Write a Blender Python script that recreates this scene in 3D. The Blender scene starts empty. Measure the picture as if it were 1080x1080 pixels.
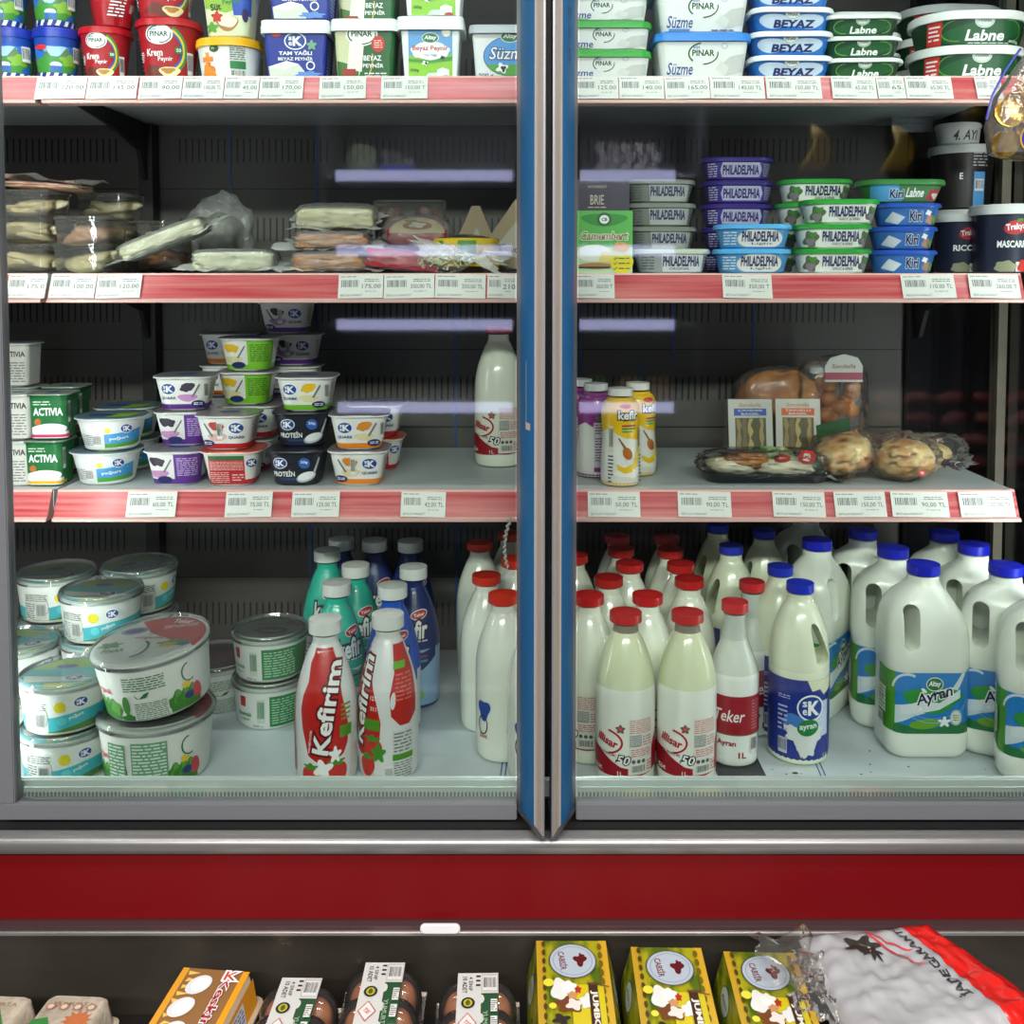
import bpy, bmesh, math, random
from math import pi, sin, cos, tan, atan, radians as R, sqrt
from mathutils import Vector, Matrix, noise, Euler
random.seed(7)
COL = bpy.context.scene.collection
sc = bpy.context.scene

# ------------------------------------------------------------------ camera model
F, CX, CY, TH, CAMZ = 1040.0, 545.0, 344.5, R(3.0), 1.48
def ray(px, py):
    x = (px-CX)/F; y = (CY-py)/F
    return Vector((x, cos(TH)+y*sin(TH), y*cos(TH)-sin(TH)))
def at(px, py, Y):
    d = ray(px, py); return Vector((0, 0, CAMZ)) + d*(Y/d.y)
def at_z(px, py, z):
    d = ray(px, py); return Vector((0, 0, CAMZ)) + d*((z-CAMZ)/d.z)
def xat(px, Y, z):
    return (px-CX)/F*(Y*cos(TH)+(CAMZ-z)*sin(TH))

# ------------------------------------------------------------------ materials
_M = {}
def lin(h):
    h = h.lstrip('#'); o = []
    if len(h) == 3: h = ''.join(c*2 for c in h)
    for i in (0, 2, 4):
        c = int(h[i:i+2], 16)/255.0
        o.append(c/12.92 if c <= .04045 else ((c+.055)/1.055)**2.4)
    return (o[0], o[1], o[2], 1)
def M(hx, rough=.45, metal=0, var=.06, scale=40, bump=0, coat=0, spec=.5, stretch=None):
    k = (hx, rough, metal, var, scale, bump, coat, spec, stretch)
    if k in _M: return _M[k]
    m = bpy.data.materials.new('mat_'+hx.strip('#')); m.use_nodes = True
    nt = m.node_tree; b = nt.nodes['Principled BSDF']
    c = lin(hx)
    b.inputs['Roughness'].default_value = rough; b.inputs['Metallic'].default_value = metal
    b.inputs['Coat Weight'].default_value = coat; b.inputs['Specular IOR Level'].default_value = spec
    tc = nt.nodes.new('ShaderNodeTexCoord'); nz = nt.nodes.new('ShaderNodeTexNoise')
    nz.inputs['Scale'].default_value = scale; nz.inputs['Detail'].default_value = 3
    if stretch:
        mp = nt.nodes.new('ShaderNodeMapping'); mp.inputs['Scale'].default_value = stretch
        nt.links.new(tc.outputs['Object'], mp.inputs[0]); nt.links.new(mp.outputs[0], nz.inputs['Vector'])
    else: nt.links.new(tc.outputs['Object'], nz.inputs['Vector'])
    mx = nt.nodes.new('ShaderNodeMix'); mx.data_type = 'RGBA'
    mx.inputs[6].default_value = tuple(max(0, v*(1-var)) for v in c[:3])+(1,)
    mx.inputs[7].default_value = tuple(min(1, v*(1+var)) for v in c[:3])+(1,)
    nt.links.new(nz.outputs['Fac'], mx.inputs[0]); nt.links.new(mx.outputs[2], b.inputs['Base Color'])
    if bump:
        bp = nt.nodes.new('ShaderNodeBump'); bp.inputs['Strength'].default_value = bump; bp.inputs['Distance'].default_value = .004
        nt.links.new(nz.outputs['Fac'], bp.inputs['Height']); nt.links.new(bp.outputs[0], b.inputs['Normal'])
    m.diffuse_color = c; _M[k] = m; return m
def two_tone(name, lo, hi, scale, stretch=(1, 1, 1), rough=.5, detail=4, p0=.4, p1=.6, bump=0, metal=0):
    if name in _M: return _M[name]
    m = bpy.data.materials.new(name); m.use_nodes = True; nt = m.node_tree; b = nt.nodes['Principled BSDF']
    tc = nt.nodes.new('ShaderNodeTexCoord'); mp = nt.nodes.new('ShaderNodeMapping'); mp.inputs['Scale'].default_value = stretch
    nz = nt.nodes.new('ShaderNodeTexNoise'); nz.inputs['Scale'].default_value = scale; nz.inputs['Detail'].default_value = detail
    cr = nt.nodes.new('ShaderNodeValToRGB'); cr.color_ramp.elements[0].position = p0; cr.color_ramp.elements[1].position = p1
    cr.color_ramp.elements[0].color = lin(lo); cr.color_ramp.elements[1].color = lin(hi)
    L = nt.links.new
    L(tc.outputs['Object'], mp.inputs[0]); L(mp.outputs[0], nz.inputs['Vector']); L(nz.outputs['Fac'], cr.inputs[0]); L(cr.outputs[0], b.inputs['Base Color'])
    b.inputs['Roughness'].default_value = rough; b.inputs['Metallic'].default_value = metal
    if bump:
        bp = nt.nodes.new('ShaderNodeBump'); bp.inputs['Strength'].default_value = bump; bp.inputs['Distance'].default_value = .004
        L(nz.outputs['Fac'], bp.inputs['Height']); L(bp.outputs[0], b.inputs['Normal'])
    _M[name] = m; return m
def clear(name, tint='#ffffff', ior=1.45, milky=0.0, milk='#ffffff', rough=.03, bump=0, bscale=60, gboost=1.0):
    """thin clear sheet: what it does not mirror passes straight through"""
    if name in _M: return _M[name]
    m = bpy.data.materials.new(name); m.use_nodes = True; nt = m.node_tree; nt.nodes.clear(); L = nt.links.new
    out = nt.nodes.new('ShaderNodeOutputMaterial'); tr = nt.nodes.new('ShaderNodeBsdfTransparent'); tr.inputs[0].default_value = lin(tint)
    gl = nt.nodes.new('ShaderNodeBsdfGlossy'); gl.inputs['Roughness'].default_value = rough; gl.inputs['Color'].default_value = (gboost,)*3+(1,)
    fr = nt.nodes.new('ShaderNodeFresnel'); fr.inputs[0].default_value = ior
    mx = nt.nodes.new('ShaderNodeMixShader'); L(fr.outputs[0], mx.inputs[0]); L(tr.outputs[0], mx.inputs[1]); L(gl.outputs[0], mx.inputs[2])
    last = mx
    if milky:
        df = nt.nodes.new('ShaderNodeBsdfDiffuse'); df.inputs[0].default_value = lin(milk)
        m2 = nt.nodes.new('ShaderNodeMixShader'); m2.inputs[0].default_value = milky
        L(mx.outputs[0], m2.inputs[1]); L(df.outputs[0], m2.inputs[2]); last = m2
    if bump:
        tc = nt.nodes.new('ShaderNodeTexCoord'); nz = nt.nodes.new('ShaderNodeTexNoise'); nz.inputs['Scale'].default_value = bscale; nz.inputs['Detail'].default_value = 4
        L(tc.outputs['Object'], nz.inputs['Vector'])
        bp = nt.nodes.new('ShaderNodeBump'); bp.inputs['Strength'].default_value = bump; bp.inputs['Distance'].default_value = .01
        L(nz.outputs['Fac'], bp.inputs['Height']); L(bp.outputs[0], gl.inputs['Normal']); L(bp.outputs[0], fr.inputs['Normal'])
    L(last.outputs[0], out.inputs[0]); _M[name] = m; return m
def emit(name, hx, s):
    if name in _M: return _M[name]
    m = bpy.data.materials.new(name); m.use_nodes = True; nt = m.node_tree; nt.nodes.clear()
    e = nt.nodes.new('ShaderNodeEmission'); e.inputs[0].default_value = lin(hx); e.inputs[1].default_value = s
    o = nt.nodes.new('ShaderNodeOutputMaterial'); nt.links.new(e.outputs[0], o.inputs[0]); _M[name] = m; return m

# ------------------------------------------------------------------ geometry
def bm_mesh(bm, name, mats, smooth=None):
    bmesh.ops.recalc_face_normals(bm, faces=bm.faces[:])
    me = bpy.data.meshes.new(name); bm.to_mesh(me); bm.free()
    for m in (mats if isinstance(mats, (list, tuple)) else [mats]): me.materials.append(m)
    if smooth:
        for p in me.polygons: p.use_smooth = True
        me.set_sharp_from_angle(angle=R(smooth))
    return me
def obj(name, me, parent=None, loc=(0, 0, 0), rot=(0, 0, 0), **props):
    o = bpy.data.objects.new(name, me); COL.objects.link(o); o.location = loc; o.rotation_euler = rot
    if parent: o.parent = parent
    for k, v in props.items():
        if v: o[k] = v
    return o
def thing(name, label, cat, loc=(0, 0, 0), rot=(0, 0, 0), group=None):
    return obj(name, None, None, loc, rot, label=label, category=cat, group=group)
def box(bm, x0, x1, y0, y1, z0, z1, mi=0, bev=0):
    v = [bm.verts.new(p) for p in ((x0,y0,z0),(x1,y0,z0),(x1,y1,z0),(x0,y1,z0),(x0,y0,z1),(x1,y0,z1),(x1,y1,z1),(x0,y1,z1))]
    fs = [bm.faces.new([v[i] for i in q]) for q in ((0,3,2,1),(4,5,6,7),(0,1,5,4),(1,2,6,5),(2,3,7,6),(3,0,4,7))]
    for f in fs: f.material_index = mi
    if bev:
        es = list({e for f in fs for e in f.edges}); bmesh.ops.bevel(bm, geom=es, offset=bev, segments=2, affect='EDGES', material=mi)
def boxm(name, mat, *boxes, bev=0):
    bm = bmesh.new()
    for b in boxes: box(bm, *b[:6], mi=b[6] if len(b) > 6 else 0, bev=bev)
    return bm_mesh(bm, name, mat, 40 if bev else None)
def extr(pts, a, b, axis='X', mat=None, name='prism', mis=None):
    """extrude a 2D outline; axis X: pts are (y,z); Z: (x,y); Y: (x,z)"""
    bm = bmesh.new()
    def P(p, t): return {'X': (t, p[0], p[1]), 'Z': (p[0], p[1], t), 'Y': (p[0], t, p[1])}[axis]
    A = [bm.verts.new(P(p, a)) for p in pts]; B = [bm.verts.new(P(p, b)) for p in pts]; n = len(pts)
    for i in range(n):
        f = bm.faces.new((A[i], A[(i+1) % n], B[(i+1) % n], B[i]))
        if mis: f.material_index = mis[i]
    bm.faces.new(A); bm.faces.new(B)
    return bm_mesh(bm, name, mat, 35)
def perim(hx, hy, r, u):
    r = min(r, hx, hy)
    s = 1 if u >= 0 else -1; u = abs(u); a = hx-r
    if u <= a: return (s*u, -hy), (0, -1)
    u -= a; q = r*pi/2
    if u <= q:
        t = u/r; return (s*(a+r*sin(t)), -hy+r-r*cos(t)), (s*sin(t), -cos(t))
    u -= q; b = 2*(hy-r)
    if u <= b: return (s*hx, -hy+r+u), (s, 0)
    u -= b
    if u <= q:
        t = u/r; return (s*(a+r*cos(t)), hy-r+r*sin(t)), (s*cos(t), sin(t))
    return (s*max(a-(u-q), 0), hy), (0, 1)
def ringpts(hx, hy, r, m):
    r = min(r, hx, hy); out = []
    for sx, sy, a0 in ((1, -1, -90), (1, 1, 0), (-1, 1, 90), (-1, -1, 180)):
        for k in range(m+1):
            t = R(a0+90*k/m); out.append((sx*(hx-r)+r*cos(t), sy*(hy-r)+r*sin(t)))
    return out
def norm(s):           # section: (z, hx) round | (z,hx,hy,r) | + x offset
    if len(s) == 2: return (s[0], s[1], s[1], s[1], 0)
    if len(s) == 4: return tuple(s)+(0,)
    return tuple(s)
def loft(name, secs, mats, m=7, capb=True, capt=True, mis=None, smooth=38, bm=None, done=True):
    bm = bm or bmesh.new(); prev = None; first = None
    for i, s in enumerate(secs):
        z, hx, hy, r, ox = norm(s)
        cur = [bm.verts.new((x+ox, y, z)) for x, y in ringpts(hx, hy, r, m)]
        if prev:
            n = len(cur)
            for k in range(n):
                f = bm.faces.new((prev[k], prev[(k+1) % n], cur[(k+1) % n], cur[k]))
                if mis: f.material_index = mis[i-1]
        else: first = cur
        prev = cur
    if capb: bm.faces.new(first[::-1]).material_index = mis[0] if mis else 0
    if capt: bm.faces.new(prev).material_index = mis[-1] if mis else 0
    bmesh.ops.remove_doubles(bm, verts=bm.verts[:], dist=1e-6)
    return bm_mesh(bm, name, mats, smooth) if done else bm
def spline(pts, n=4):
    out = []
    for i in range(len(pts)-1):
        p0 = pts[max(i-1, 0)]; p1 = pts[i]; p2 = pts[i+1]; p3 = pts[min(i+2, len(pts)-1)]
        for k in range(n):
            t = k/n
            out.append(tuple(.5*(2*b+(c-a)*t+(2*a-5*b+4*c-d)*t*t+(-a+3*b-3*c+d)*t**3) for a, b, c, d in zip(p0, p1, p2, p3)))
    out.append(tuple(pts[-1])); return out
def sect_at(secs, z):
    s = [norm(q) for q in secs]
    if z <= s[0][0]: return s[0]
    for a, b in zip(s, s[1:]):
        if z <= b[0]:
            t = (z-a[0])/max(b[0]-a[0], 1e-9); return tuple(p+(q-p)*t for p, q in zip(a, b))
    return s[-1]
def wrap(secs):
    lo = max(secs[0][0], .003); hi = secs[-1][0]
    def f(u, v, off):
        v = min(max(v, lo), hi)
        z, hx, hy, r, ox = sect_at(secs, v); (x, y), (nx, ny) = perim(hx, hy, r, u)
        return (x+ox+nx*off, y+ny*off, v)
    return f
def topmap(z, rot=0):
    return lambda u, v, off: (u*cos(rot)-v*sin(rot), u*sin(rot)+v*cos(rot), z+off)
def frontmap(y=0):
    return lambda u, v, off: (u, y-off, v)
def boolean(me, cutter):
    a = bpy.data.objects.new('a', me); b = bpy.data.objects.new('b', cutter); COL.objects.link(a); COL.objects.link(b)
    md = a.modifiers.new('x', 'BOOLEAN'); md.operation = 'DIFFERENCE'; md.object = b; md.solver = 'EXACT'
    bv = a.modifiers.new('bv', 'BEVEL'); bv.width = .004; bv.segments = 3; bv.limit_method = 'ANGLE'; bv.angle_limit = R(50)
    dg = bpy.context.evaluated_depsgraph_get(); dg.update()
    r = bpy.data.meshes.new_from_object(a.evaluated_get(dg))
    for o in (a, b): bpy.data.objects.remove(o)
    for p in r.polygons: p.use_smooth = True
    r.set_sharp_from_angle(angle=R(40)); return r
def blob(name, size, mat, amp=.1, freq=3, seed=0, sub=4, box=2.0, twist=0):
    bm = bmesh.new(); bmesh.ops.create_icosphere(bm, subdivisions=sub, radius=1)
    for v in bm.verts:
        d = v.co.normalized(); e = box
        k = (abs(d.x)**e+abs(d.y)**e+abs(d.z)**e)**(-1/e); p = d*k
        n = noise.fractal(p*freq+Vector((seed*7.3, seed, 0)), 1, 2, 3)
        p = p*(1+amp*n); v.co = Vector((p.x*size[0]/2, p.y*size[1]/2, p.z*size[2]/2))
    return bm_mesh(bm, name, mat, 60)
def tube(name, pts, r, mat, n=6, smooth=60):
    bm = bmesh.new(); rings = []
    for i, p in enumerate(pts):
        p = Vector(p); d = (Vector(pts[min(i+1, len(pts)-1)])-Vector(pts[max(i-1, 0)])).normalized()
        s = d.orthogonal().normalized() if not rings else (s0-d*s0.dot(d)).normalized()
        s0 = s; t = d.cross(s); rr = r[i] if isinstance(r, (list, tuple)) else r
        rings.append([bm.verts.new(p+(s*cos(2*pi*k/n)+t*sin(2*pi*k/n))*rr) for k in range(n)])
    for a, b in zip(rings, rings[1:]):
        for k in range(n): bm.faces.new((a[k], a[(k+1) % n], b[(k+1) % n], b[k]))
    bm.faces.new(rings[0]); bm.faces.new(rings[-1])
    return bm_mesh(bm, name, mat, smooth)

# ------------------------------------------------------------------ printed artwork
_T = {}
def tgeom(s, bold):
    k = (s, bold)
    if k in _T: return _T[k]
    def raw(b):
        cu = bpy.data.curves.new('t', 'FONT'); cu.body = s; cu.resolution_u = 2; cu.offset = b; cu.align_x = 'LEFT'
        o = bpy.data.objects.new('t', cu); COL.objects.link(o)
        dg = bpy.context.evaluated_depsgraph_get(); me = bpy.data.meshes.new_from_object(o.evaluated_get(dg))
        r = [(v.co.x, v.co.y) for v in me.vertices], [tuple(p.vertices) for p in me.polygons]
        bpy.data.objects.remove(o); bpy.data.curves.remove(cu); bpy.data.meshes.remove(me); return r
    if (s, 'box') not in _T:
        v0 = raw(0)[0]; _T[(s, 'box')] = (min(v[0] for v in v0), max(v[0] for v in v0), min(v[1] for v in v0), max(v[1] for v in v0))
    x0, x1, y0, y1 = _T[(s, 'box')]; vs, fs = raw(bold)
    _T[k] = ([((x-x0)/max(x1-x0, 1e-6)-.5, (y-y0)/max(y1-y0, 1e-6)-.5) for x, y in vs], fs); return _T[k]
class Art:
    def __init__(s, rough=.42): s.dy = 0; s.vs = 1; s.el = []; s.rough = rough; s.rng = random.Random(5)
    def add(s, vs, fs, col):
        if s.dy or s.vs != 1: vs = [(x, (y+s.dy)*s.vs) for x, y in vs]
        s.el.append((vs, fs, col)); return s
    def poly(s, pts, col): return s.add(list(pts), [tuple(range(len(pts)))], col)
    def rect(s, x0, y0, x1, y1, col): return s.poly([(x0, y0), (x1, y0), (x1, y1), (x0, y1)], col)
    def ell(s, cx, cy, rx, ry, col, n=24, rot=0, a0=0, a1=360):
        full = a1-a0 >= 360; pts = []
        for k in range(n if full else n+1):
            t = R(a0+(a1-a0)*k/n); x = rx*cos(t); y = ry*sin(t); pts.append((cx+x*cos(rot)-y*sin(rot), cy+x*sin(rot)+y*cos(rot)))
        return s.poly(pts, col)
    def arc(s, cx, cy, rx, ry, w, col, a0=0, a1=360, n=24):
        vs = []; fs = []
        for k in range(n+1):
            t = R(a0+(a1-a0)*k/n); vs += [(cx+rx*cos(t), cy+ry*sin(t)), (cx+(rx-w)*cos(t), cy+(ry-w)*sin(t))]
        for k in range(n): fs.append((2*k, 2*k+1, 2*k+3, 2*k+2))
        return s.add(vs, fs, col)
    def strip(s, top, bot, col):      # band between two polylines of equal length
        n = len(top); return s.add(list(top)+list(bot), [(i, i+1, n+i+1, n+i) for i in range(n-1)], col)
    def text(s, t, cx, cy, w, h, col, bold=.01, shear=0, rot=0, arc=0):
        vs, fs = tgeom(t, bold); out = []
        for x, y in vs:
            X = x*w+shear*y*h; Y = y*h+arc*(.25-x*x)*h
            out.append((cx+X*cos(rot)-Y*sin(rot), cy+X*sin(rot)+Y*cos(rot)))
        return s.add(out, fs, col)
    def otext(s, t, cx, cy, w, h, col, oc, o=.05, **k):
        b = k.pop('bold', .015)
        s.text(t, cx, cy, w, h, oc, bold=b+o*.6+.01, **k); return s.text(t, cx, cy, w, h, col, bold=b*.6, **k)
    def bars(s, x0, y0, x1, y1, bg='#e8e8e4', fg='#1c1c1c'):
        s.rect(x0, y0, x1, y1, bg); vs = []; fs = []; x = x0+(x1-x0)*.06; e = x1-(x1-x0)*.06; u = (x1-x0)/46
        m = (y1-y0)*.1
        while x < e:
            w = u*s.rng.choice((1, 1, 2)); i = len(vs); vs += [(x, y0+m*2), (min(x+w, e), y0+m*2), (min(x+w, e), y1-m), (x, y1-m)]; fs.append((i, i+1, i+2, i+3)); x += w+u*s.rng.choice((1, 1, 2))
        return s.add(vs, fs, fg)
    def lines(s, x0, y0, x1, y1, n, col):
        vs = []; fs = []; p = (y1-y0)/n
        for k in range(n):
            x = x0; y = y0+p*(k+.3)
            while x < x1-p*.5:
                w = min(p*s.rng.uniform(.9, 3.2), x1-x); i = len(vs); vs += [(x, y), (x+w, y), (x+w, y+p*.42), (x, y+p*.42)]; fs.append((i, i+1, i+2, i+3)); x += w+p*.5
        return s.add(vs, fs, col)
    def blotch(s, cx, cy, rx, ry, col, k=5, amp=.25, n=28, ph=0):
        return s.poly([(cx+rx*cos(t)*(1+amp*sin(k*t+ph)), cy+ry*sin(t)*(1+amp*sin(k*t+ph))) for t in [2*pi*i/n for i in range(n)]], col)
    def mesh(s, mapf, name='printed_label', du=.0035, dv=.012, base=.0005, step=.00010):
        V = []; Fs = []; MI = []; cols = []
        for li, (vs, fs, col) in enumerate(s.el):
            if not vs: continue
            if col not in cols: cols.append(col)
            mi = cols.index(col); off = base+step*li
            us = [v[0] for v in vs]; ws = [v[1] for v in vs]; big = max(us)-min(us) > du*1.5 or max(ws)-min(ws) > dv*1.5
            if big and len(vs) < 400:
                bm = bmesh.new(); bv = [bm.verts.new((x, y, 0)) for x, y in vs]
                for f in fs:
                    try: bm.faces.new([bv[i] for i in f])
                    except ValueError: pass
                k = math.floor(min(us)/du)+1
                while k*du < max(us): bmesh.ops.bisect_plane(bm, geom=bm.verts[:]+bm.edges[:]+bm.faces[:], plane_co=(k*du, 0, 0), plane_no=(1, 0, 0)); k += 1
                k = math.floor(min(ws)/dv)+1
                while k*dv < max(ws): bmesh.ops.bisect_plane(bm, geom=bm.verts[:]+bm.edges[:]+bm.faces[:], plane_co=(0, k*dv, 0), plane_no=(0, 1, 0)); k += 1
                bmesh.ops.triangulate(bm, faces=[f for f in bm.faces if len(f.verts) > 4])
                bm.verts.index_update(); vs = [(v.co.x, v.co.y) for v in bm.verts]; fs = [tuple(v.index for v in f.verts) for f in bm.faces]; bm.free()
            b0 = len(V); V += [mapf(u, v, off) for u, v in vs]; Fs += [tuple(i+b0 for i in f) for f in fs]; MI += [mi]*len(fs)
        me = bpy.data.meshes.new(name); me.from_pydata(V, [], Fs)
        for c in cols: me.materials.append(M(c, s.rough, var=.03))
        me.polygons.foreach_set('material_index', MI); return me

def settle(r, z, gap=.001):
    bpy.context.view_layer.update()
    m = min((c.matrix_world @ v.co).z for c in ([r] if r.data else r.children) for v in c.data.vertices)
    r.location.z += z+gap-m
class Kind:
    def __init__(s, name, cat, parts, h=.1, hy=.04, hx=.05): s.name = name; s.cat = cat; s.parts = parts; s.h = h; s.hy = hy; s.hx = hx
    def put(s, loc, label, group=None, rz=0, rx=0, ry=0, scale=1):
        r = thing(s.name, label, s.cat, loc, (rx, ry, rz), group)
        if scale != 1: r.scale = (scale,)*3
        for p in s.parts:
            c = obj(p[0], p[1], r)
            if len(p) > 3 and p[3]: c['label'] = p[3]
            for q in (p[2] if len(p) > 2 else ()): obj(q[0], q[1], c)
        return r
LED_P, VERT_P, ROOM_P, EXPO = 5, 2.6, 62, -0.08
# =================================================================== product kinds
WHITE, OFFW, INK, NAVY = '#eef0ee', '#e2e3dc', '#1a1a1e', '#1b2560'
def tub(name, w, d, h, taper, rad, body, lid, lidh, over, art, lidart=None, cat='tub', lidrough=.35, lidmat=None, m=9):
    bx, by = w/2-over, d/2-over; br = max(min(rad-over, bx, by), .004)
    zt = h-lidh*.55
    bs = [(0, bx*taper-.003, by*taper-.003, br*taper), (.003, bx*taper, by*taper, br*taper), (zt, bx, by, br)]
    ls = [(h-lidh, w/2-.0008, d/2-.0008, rad), (h-lidh*.45, w/2-.0005, d/2-.0005, rad), (h-lidh*.42, w/2-.0018, d/2-.0018, rad-.001), (h-.0012, w/2-.0015, d/2-.0015, rad-.001), (h, w/2-.003, d/2-.003, rad-.002), (h, w/2-.0065, d/2-.0065, rad-.005), (h-.002, w/2-.0085, d/2-.0085, rad-.006)]
    parts = [('body', loft(name+'_body', bs, M(body, .38), m)), ('lid', loft(name+'_lid', ls, lidmat or M(lid, lidrough, var=.03), m, capb=True))]
    a = Art(); art(a, bx*(1+taper)/2, zt, bs)
    parts.append(('printed_label', a.mesh(wrap(bs[1:]))))
    if lidart:
        a = Art(); lidart(a, w/2-.01, d/2-.01); parts.append(('lid_print', a.mesh(topmap(h-.002))))
    return Kind(name, cat, parts, h, d/2, w/2)
def sek(a, x, y, s, bg='#1c3f8f'):
    a.ell(x, y, s*1.12, s*.86, WHITE); a.ell(x, y, s, s*.75, bg); a.text('s', x-s*.5, y+s*.26, s*.32, s*.34, WHITE, .02); a.text('e', x-s*.5, y-s*.26, s*.32, s*.34, WHITE, .02); a.text('K', x+s*.2, y, s*.8, s*.85, WHITE, .04)
def pinar(a, x, y, s, ring=True, col='#1f4d2c', bg=WHITE):
    if ring: a.ell(x, y, s*1.25, s*.9, bg)
    a.text('PINAR', x, y+s*.05, s*1.6, s*.42, col, .03); a.text('süt', x-s*.5, y+s*.45, s*.5, s*.2, '#2a66b0', .02)
    a.arc(x, y, s*1.12, s*.8, s*.11, col, 100, 225); a.arc(x, y, s*1.12, s*.8, s*.09, col, -90, 10)
def altay(a, x, y, s):
    a.ell(x, y, s*1.08, s*.66, WHITE); a.ell(x, y, s, s*.58, '#1c6b35'); a.text('Altay', x, y, s*1.45, s*.6, WHITE, .03, shear=.2)
K = {}
# ---- top shelf
def art_alp(a, bx, zt, bs):
    W = .125
    a.rect(-W, .001, W, zt, '#2f6fc4'); a.rect(-W, zt*.72, W, zt, '#1b4aa8')
    a.blotch(0, zt*.62, .02, .008, '#9cc3ea', 3); a.poly([(-.03, zt*.3), (-.012, zt*.62), (.0, zt*.4), (.02, zt*.7), (.04, zt*.3)], '#5c7a56')
    a.blotch(0, zt*.30, .036, zt*.2, '#3f8a35', 4, .12); a.blotch(.025, zt*.42, .016, zt*.12, '#7fae3c', 5, .2); a.blotch(-.06, zt*.35, .03, zt*.2, '#3f8a35'); a.blotch(.07, zt*.35, .03, zt*.2, '#4c963c')
    a.ell(.002, zt*.32, .009, .005, '#cfe6f5'); a.rect(-.007, zt*.18, .011, zt*.30, '#2d64ae')
    for k in range(-7, 8): a.poly([(k*.012-.004, .001), (k*.012+.002, .001), (k*.012+.006, zt*.15), (k*.012, zt*.15)], WHITE)
    for k in range(-7, 8): a.poly([(k*.012+.002, .001), (k*.012+.008, .001), (k*.012+.012, zt*.15), (k*.012+.006, zt*.15)], '#1c2f86')
    a.bars(.028, zt*.4, .042, zt*.72); a.ell(-.02, zt*.68, .01, .004, '#d8262c')
K['alp'] = tub('cream_cheese_cup', .078, .078, .087, .78, .037, '#2f6fc4', '#2237a6', .016, .003, art_alp, cat='cheese cup')
def art_krem(a, bx, zt, bs):
    W = bx*2.6; R_ = '#a41420'
    a.rect(-W/2, .001, W/2, zt, R_)
    a.arc(0, zt*.52, bx*.95, zt*.46, bx*.14, '#2d8a46', -55, 60); a.arc(0, zt*.52, bx*.86, zt*.41, bx*.09, '#e7c63a', -55, 60); a.arc(0, zt*.52, bx*.78, zt*.37, bx*.08, '#1f58a8', -55, 60)
    pinar(a, -bx*.08, zt*.79, bx*.42)
    a.text('Krem', -bx*.28, zt*.48, bx*.6, zt*.12, WHITE, .02); a.text('Peynir', bx*.12, zt*.36, bx*.55, zt*.10, WHITE, .01)
    a.blotch(-bx*.25, zt*.16, bx*.5, zt*.10, '#6a2c22', 4, .2); a.blotch(bx*.25, zt*.15, bx*.38, zt*.09, '#e8d8a8', 3, .12); a.blotch(bx*.2, zt*.17, bx*.25, zt*.05, '#b0803e', 3, .2)
    a.ell(bx*.62, zt*.52, bx*.14, bx*.14, '#1f7a42'); a.text('50', bx*.62, zt*.52, bx*.16, bx*.12, WHITE, .02)
    a.lines(-bx*.95, zt*.32, -bx*.72, zt*.5, 5, WHITE); a.bars(bx*.92, zt*.12, bx*1.22, zt*.5); a.lines(bx*-1.9, zt*.2, -bx*1.2, zt*.8, 9, WHITE)
K['krem_s'] = tub('cheese_spread_tub', .088, .084, .088, .74, .038, '#a41420', '#b81522', .011, .004, art_krem, cat='cheese tub')
K['krem_l'] = tub('cheese_spread_tub', .110, .100, .102, .76, .044, '#a41420', '#b81522', .012, .005, art_krem, cat='cheese tub')
def art_plus(a, bx, zt, bs):
    a.text('+', -.027, zt*.55, .017, .017, '#e8872a', .07); a.text('b', -.019, zt*.3, .011, .018, '#d9731c', .05)
    a.poly([(-.04, .001), (-.008, .001), (-.016, zt*.3), (-.034, zt*.42)], '#e58a2c'); a.ell(-.014, zt*.82, .008, .006, '#39522c'); a.ell(-.016, zt*.83, .003, .002, '#9db36c')
    a.bars(.012, zt*.08, .038, zt*.28); a.rect(.012, zt*.3, .038, zt*.5, '#2f7a46'); a.lines(.012, zt*.52, .038, zt*.92, 7, '#555a55')
K['plus'] = tub('round_cheese_tub', .113, .10, .070, .86, .046, '#e9ebe8', '#f0b417', .014, .004, art_plus, cat='cheese tub')
def art_sut(a, bx, zt, bs):
    W = bx*1.75
    a.rect(-W, .001, W, zt, '#d7dfb8'); a.strip([(-bx, zt), (0, zt*.9), (bx, zt)], [(-bx, zt*.6), (0, zt*.5), (bx, zt*.65)], '#8db53a')
    a.poly([(bx*.35, zt*.45), (bx*1.3, zt*.45), (bx*1.3, zt), (bx*.2, zt)], '#2b4ea8')
    a.text('Süt', -bx*.45, zt*.62, bx*.45, zt*.13, INK, .03, rot=.15); a.text('Peyniri', bx*.25, zt*.72, bx*.75, zt*.11, '#2a7a3a', .03, rot=.1); a.text('Krem', 0, zt*.88, bx*.7, zt*.1, '#2a7a3a', .02)
    a.blotch(bx*.05, zt*.3, bx*.5, zt*.16, '#b07c48', 3, .1); a.blotch(bx*.08, zt*.33, bx*.42, zt*.12, '#efe6c8', 4, .06); a.blotch(-bx*.4, zt*.42, bx*.22, zt*.1, '#c22c26', 5); a.blotch(-bx*.65, zt*.2, bx*.25, zt*.1, '#5f9a35'); a.ell(bx*.85, zt*.45, bx*.14, zt*.14, '#34245a')
K['sut'] = tub('square_cheese_tub', .090, .085, .085, .82, .02, '#e6eadb', '#e8e8e4', .01, .004, art_sut, cat='cheese tub')
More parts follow.
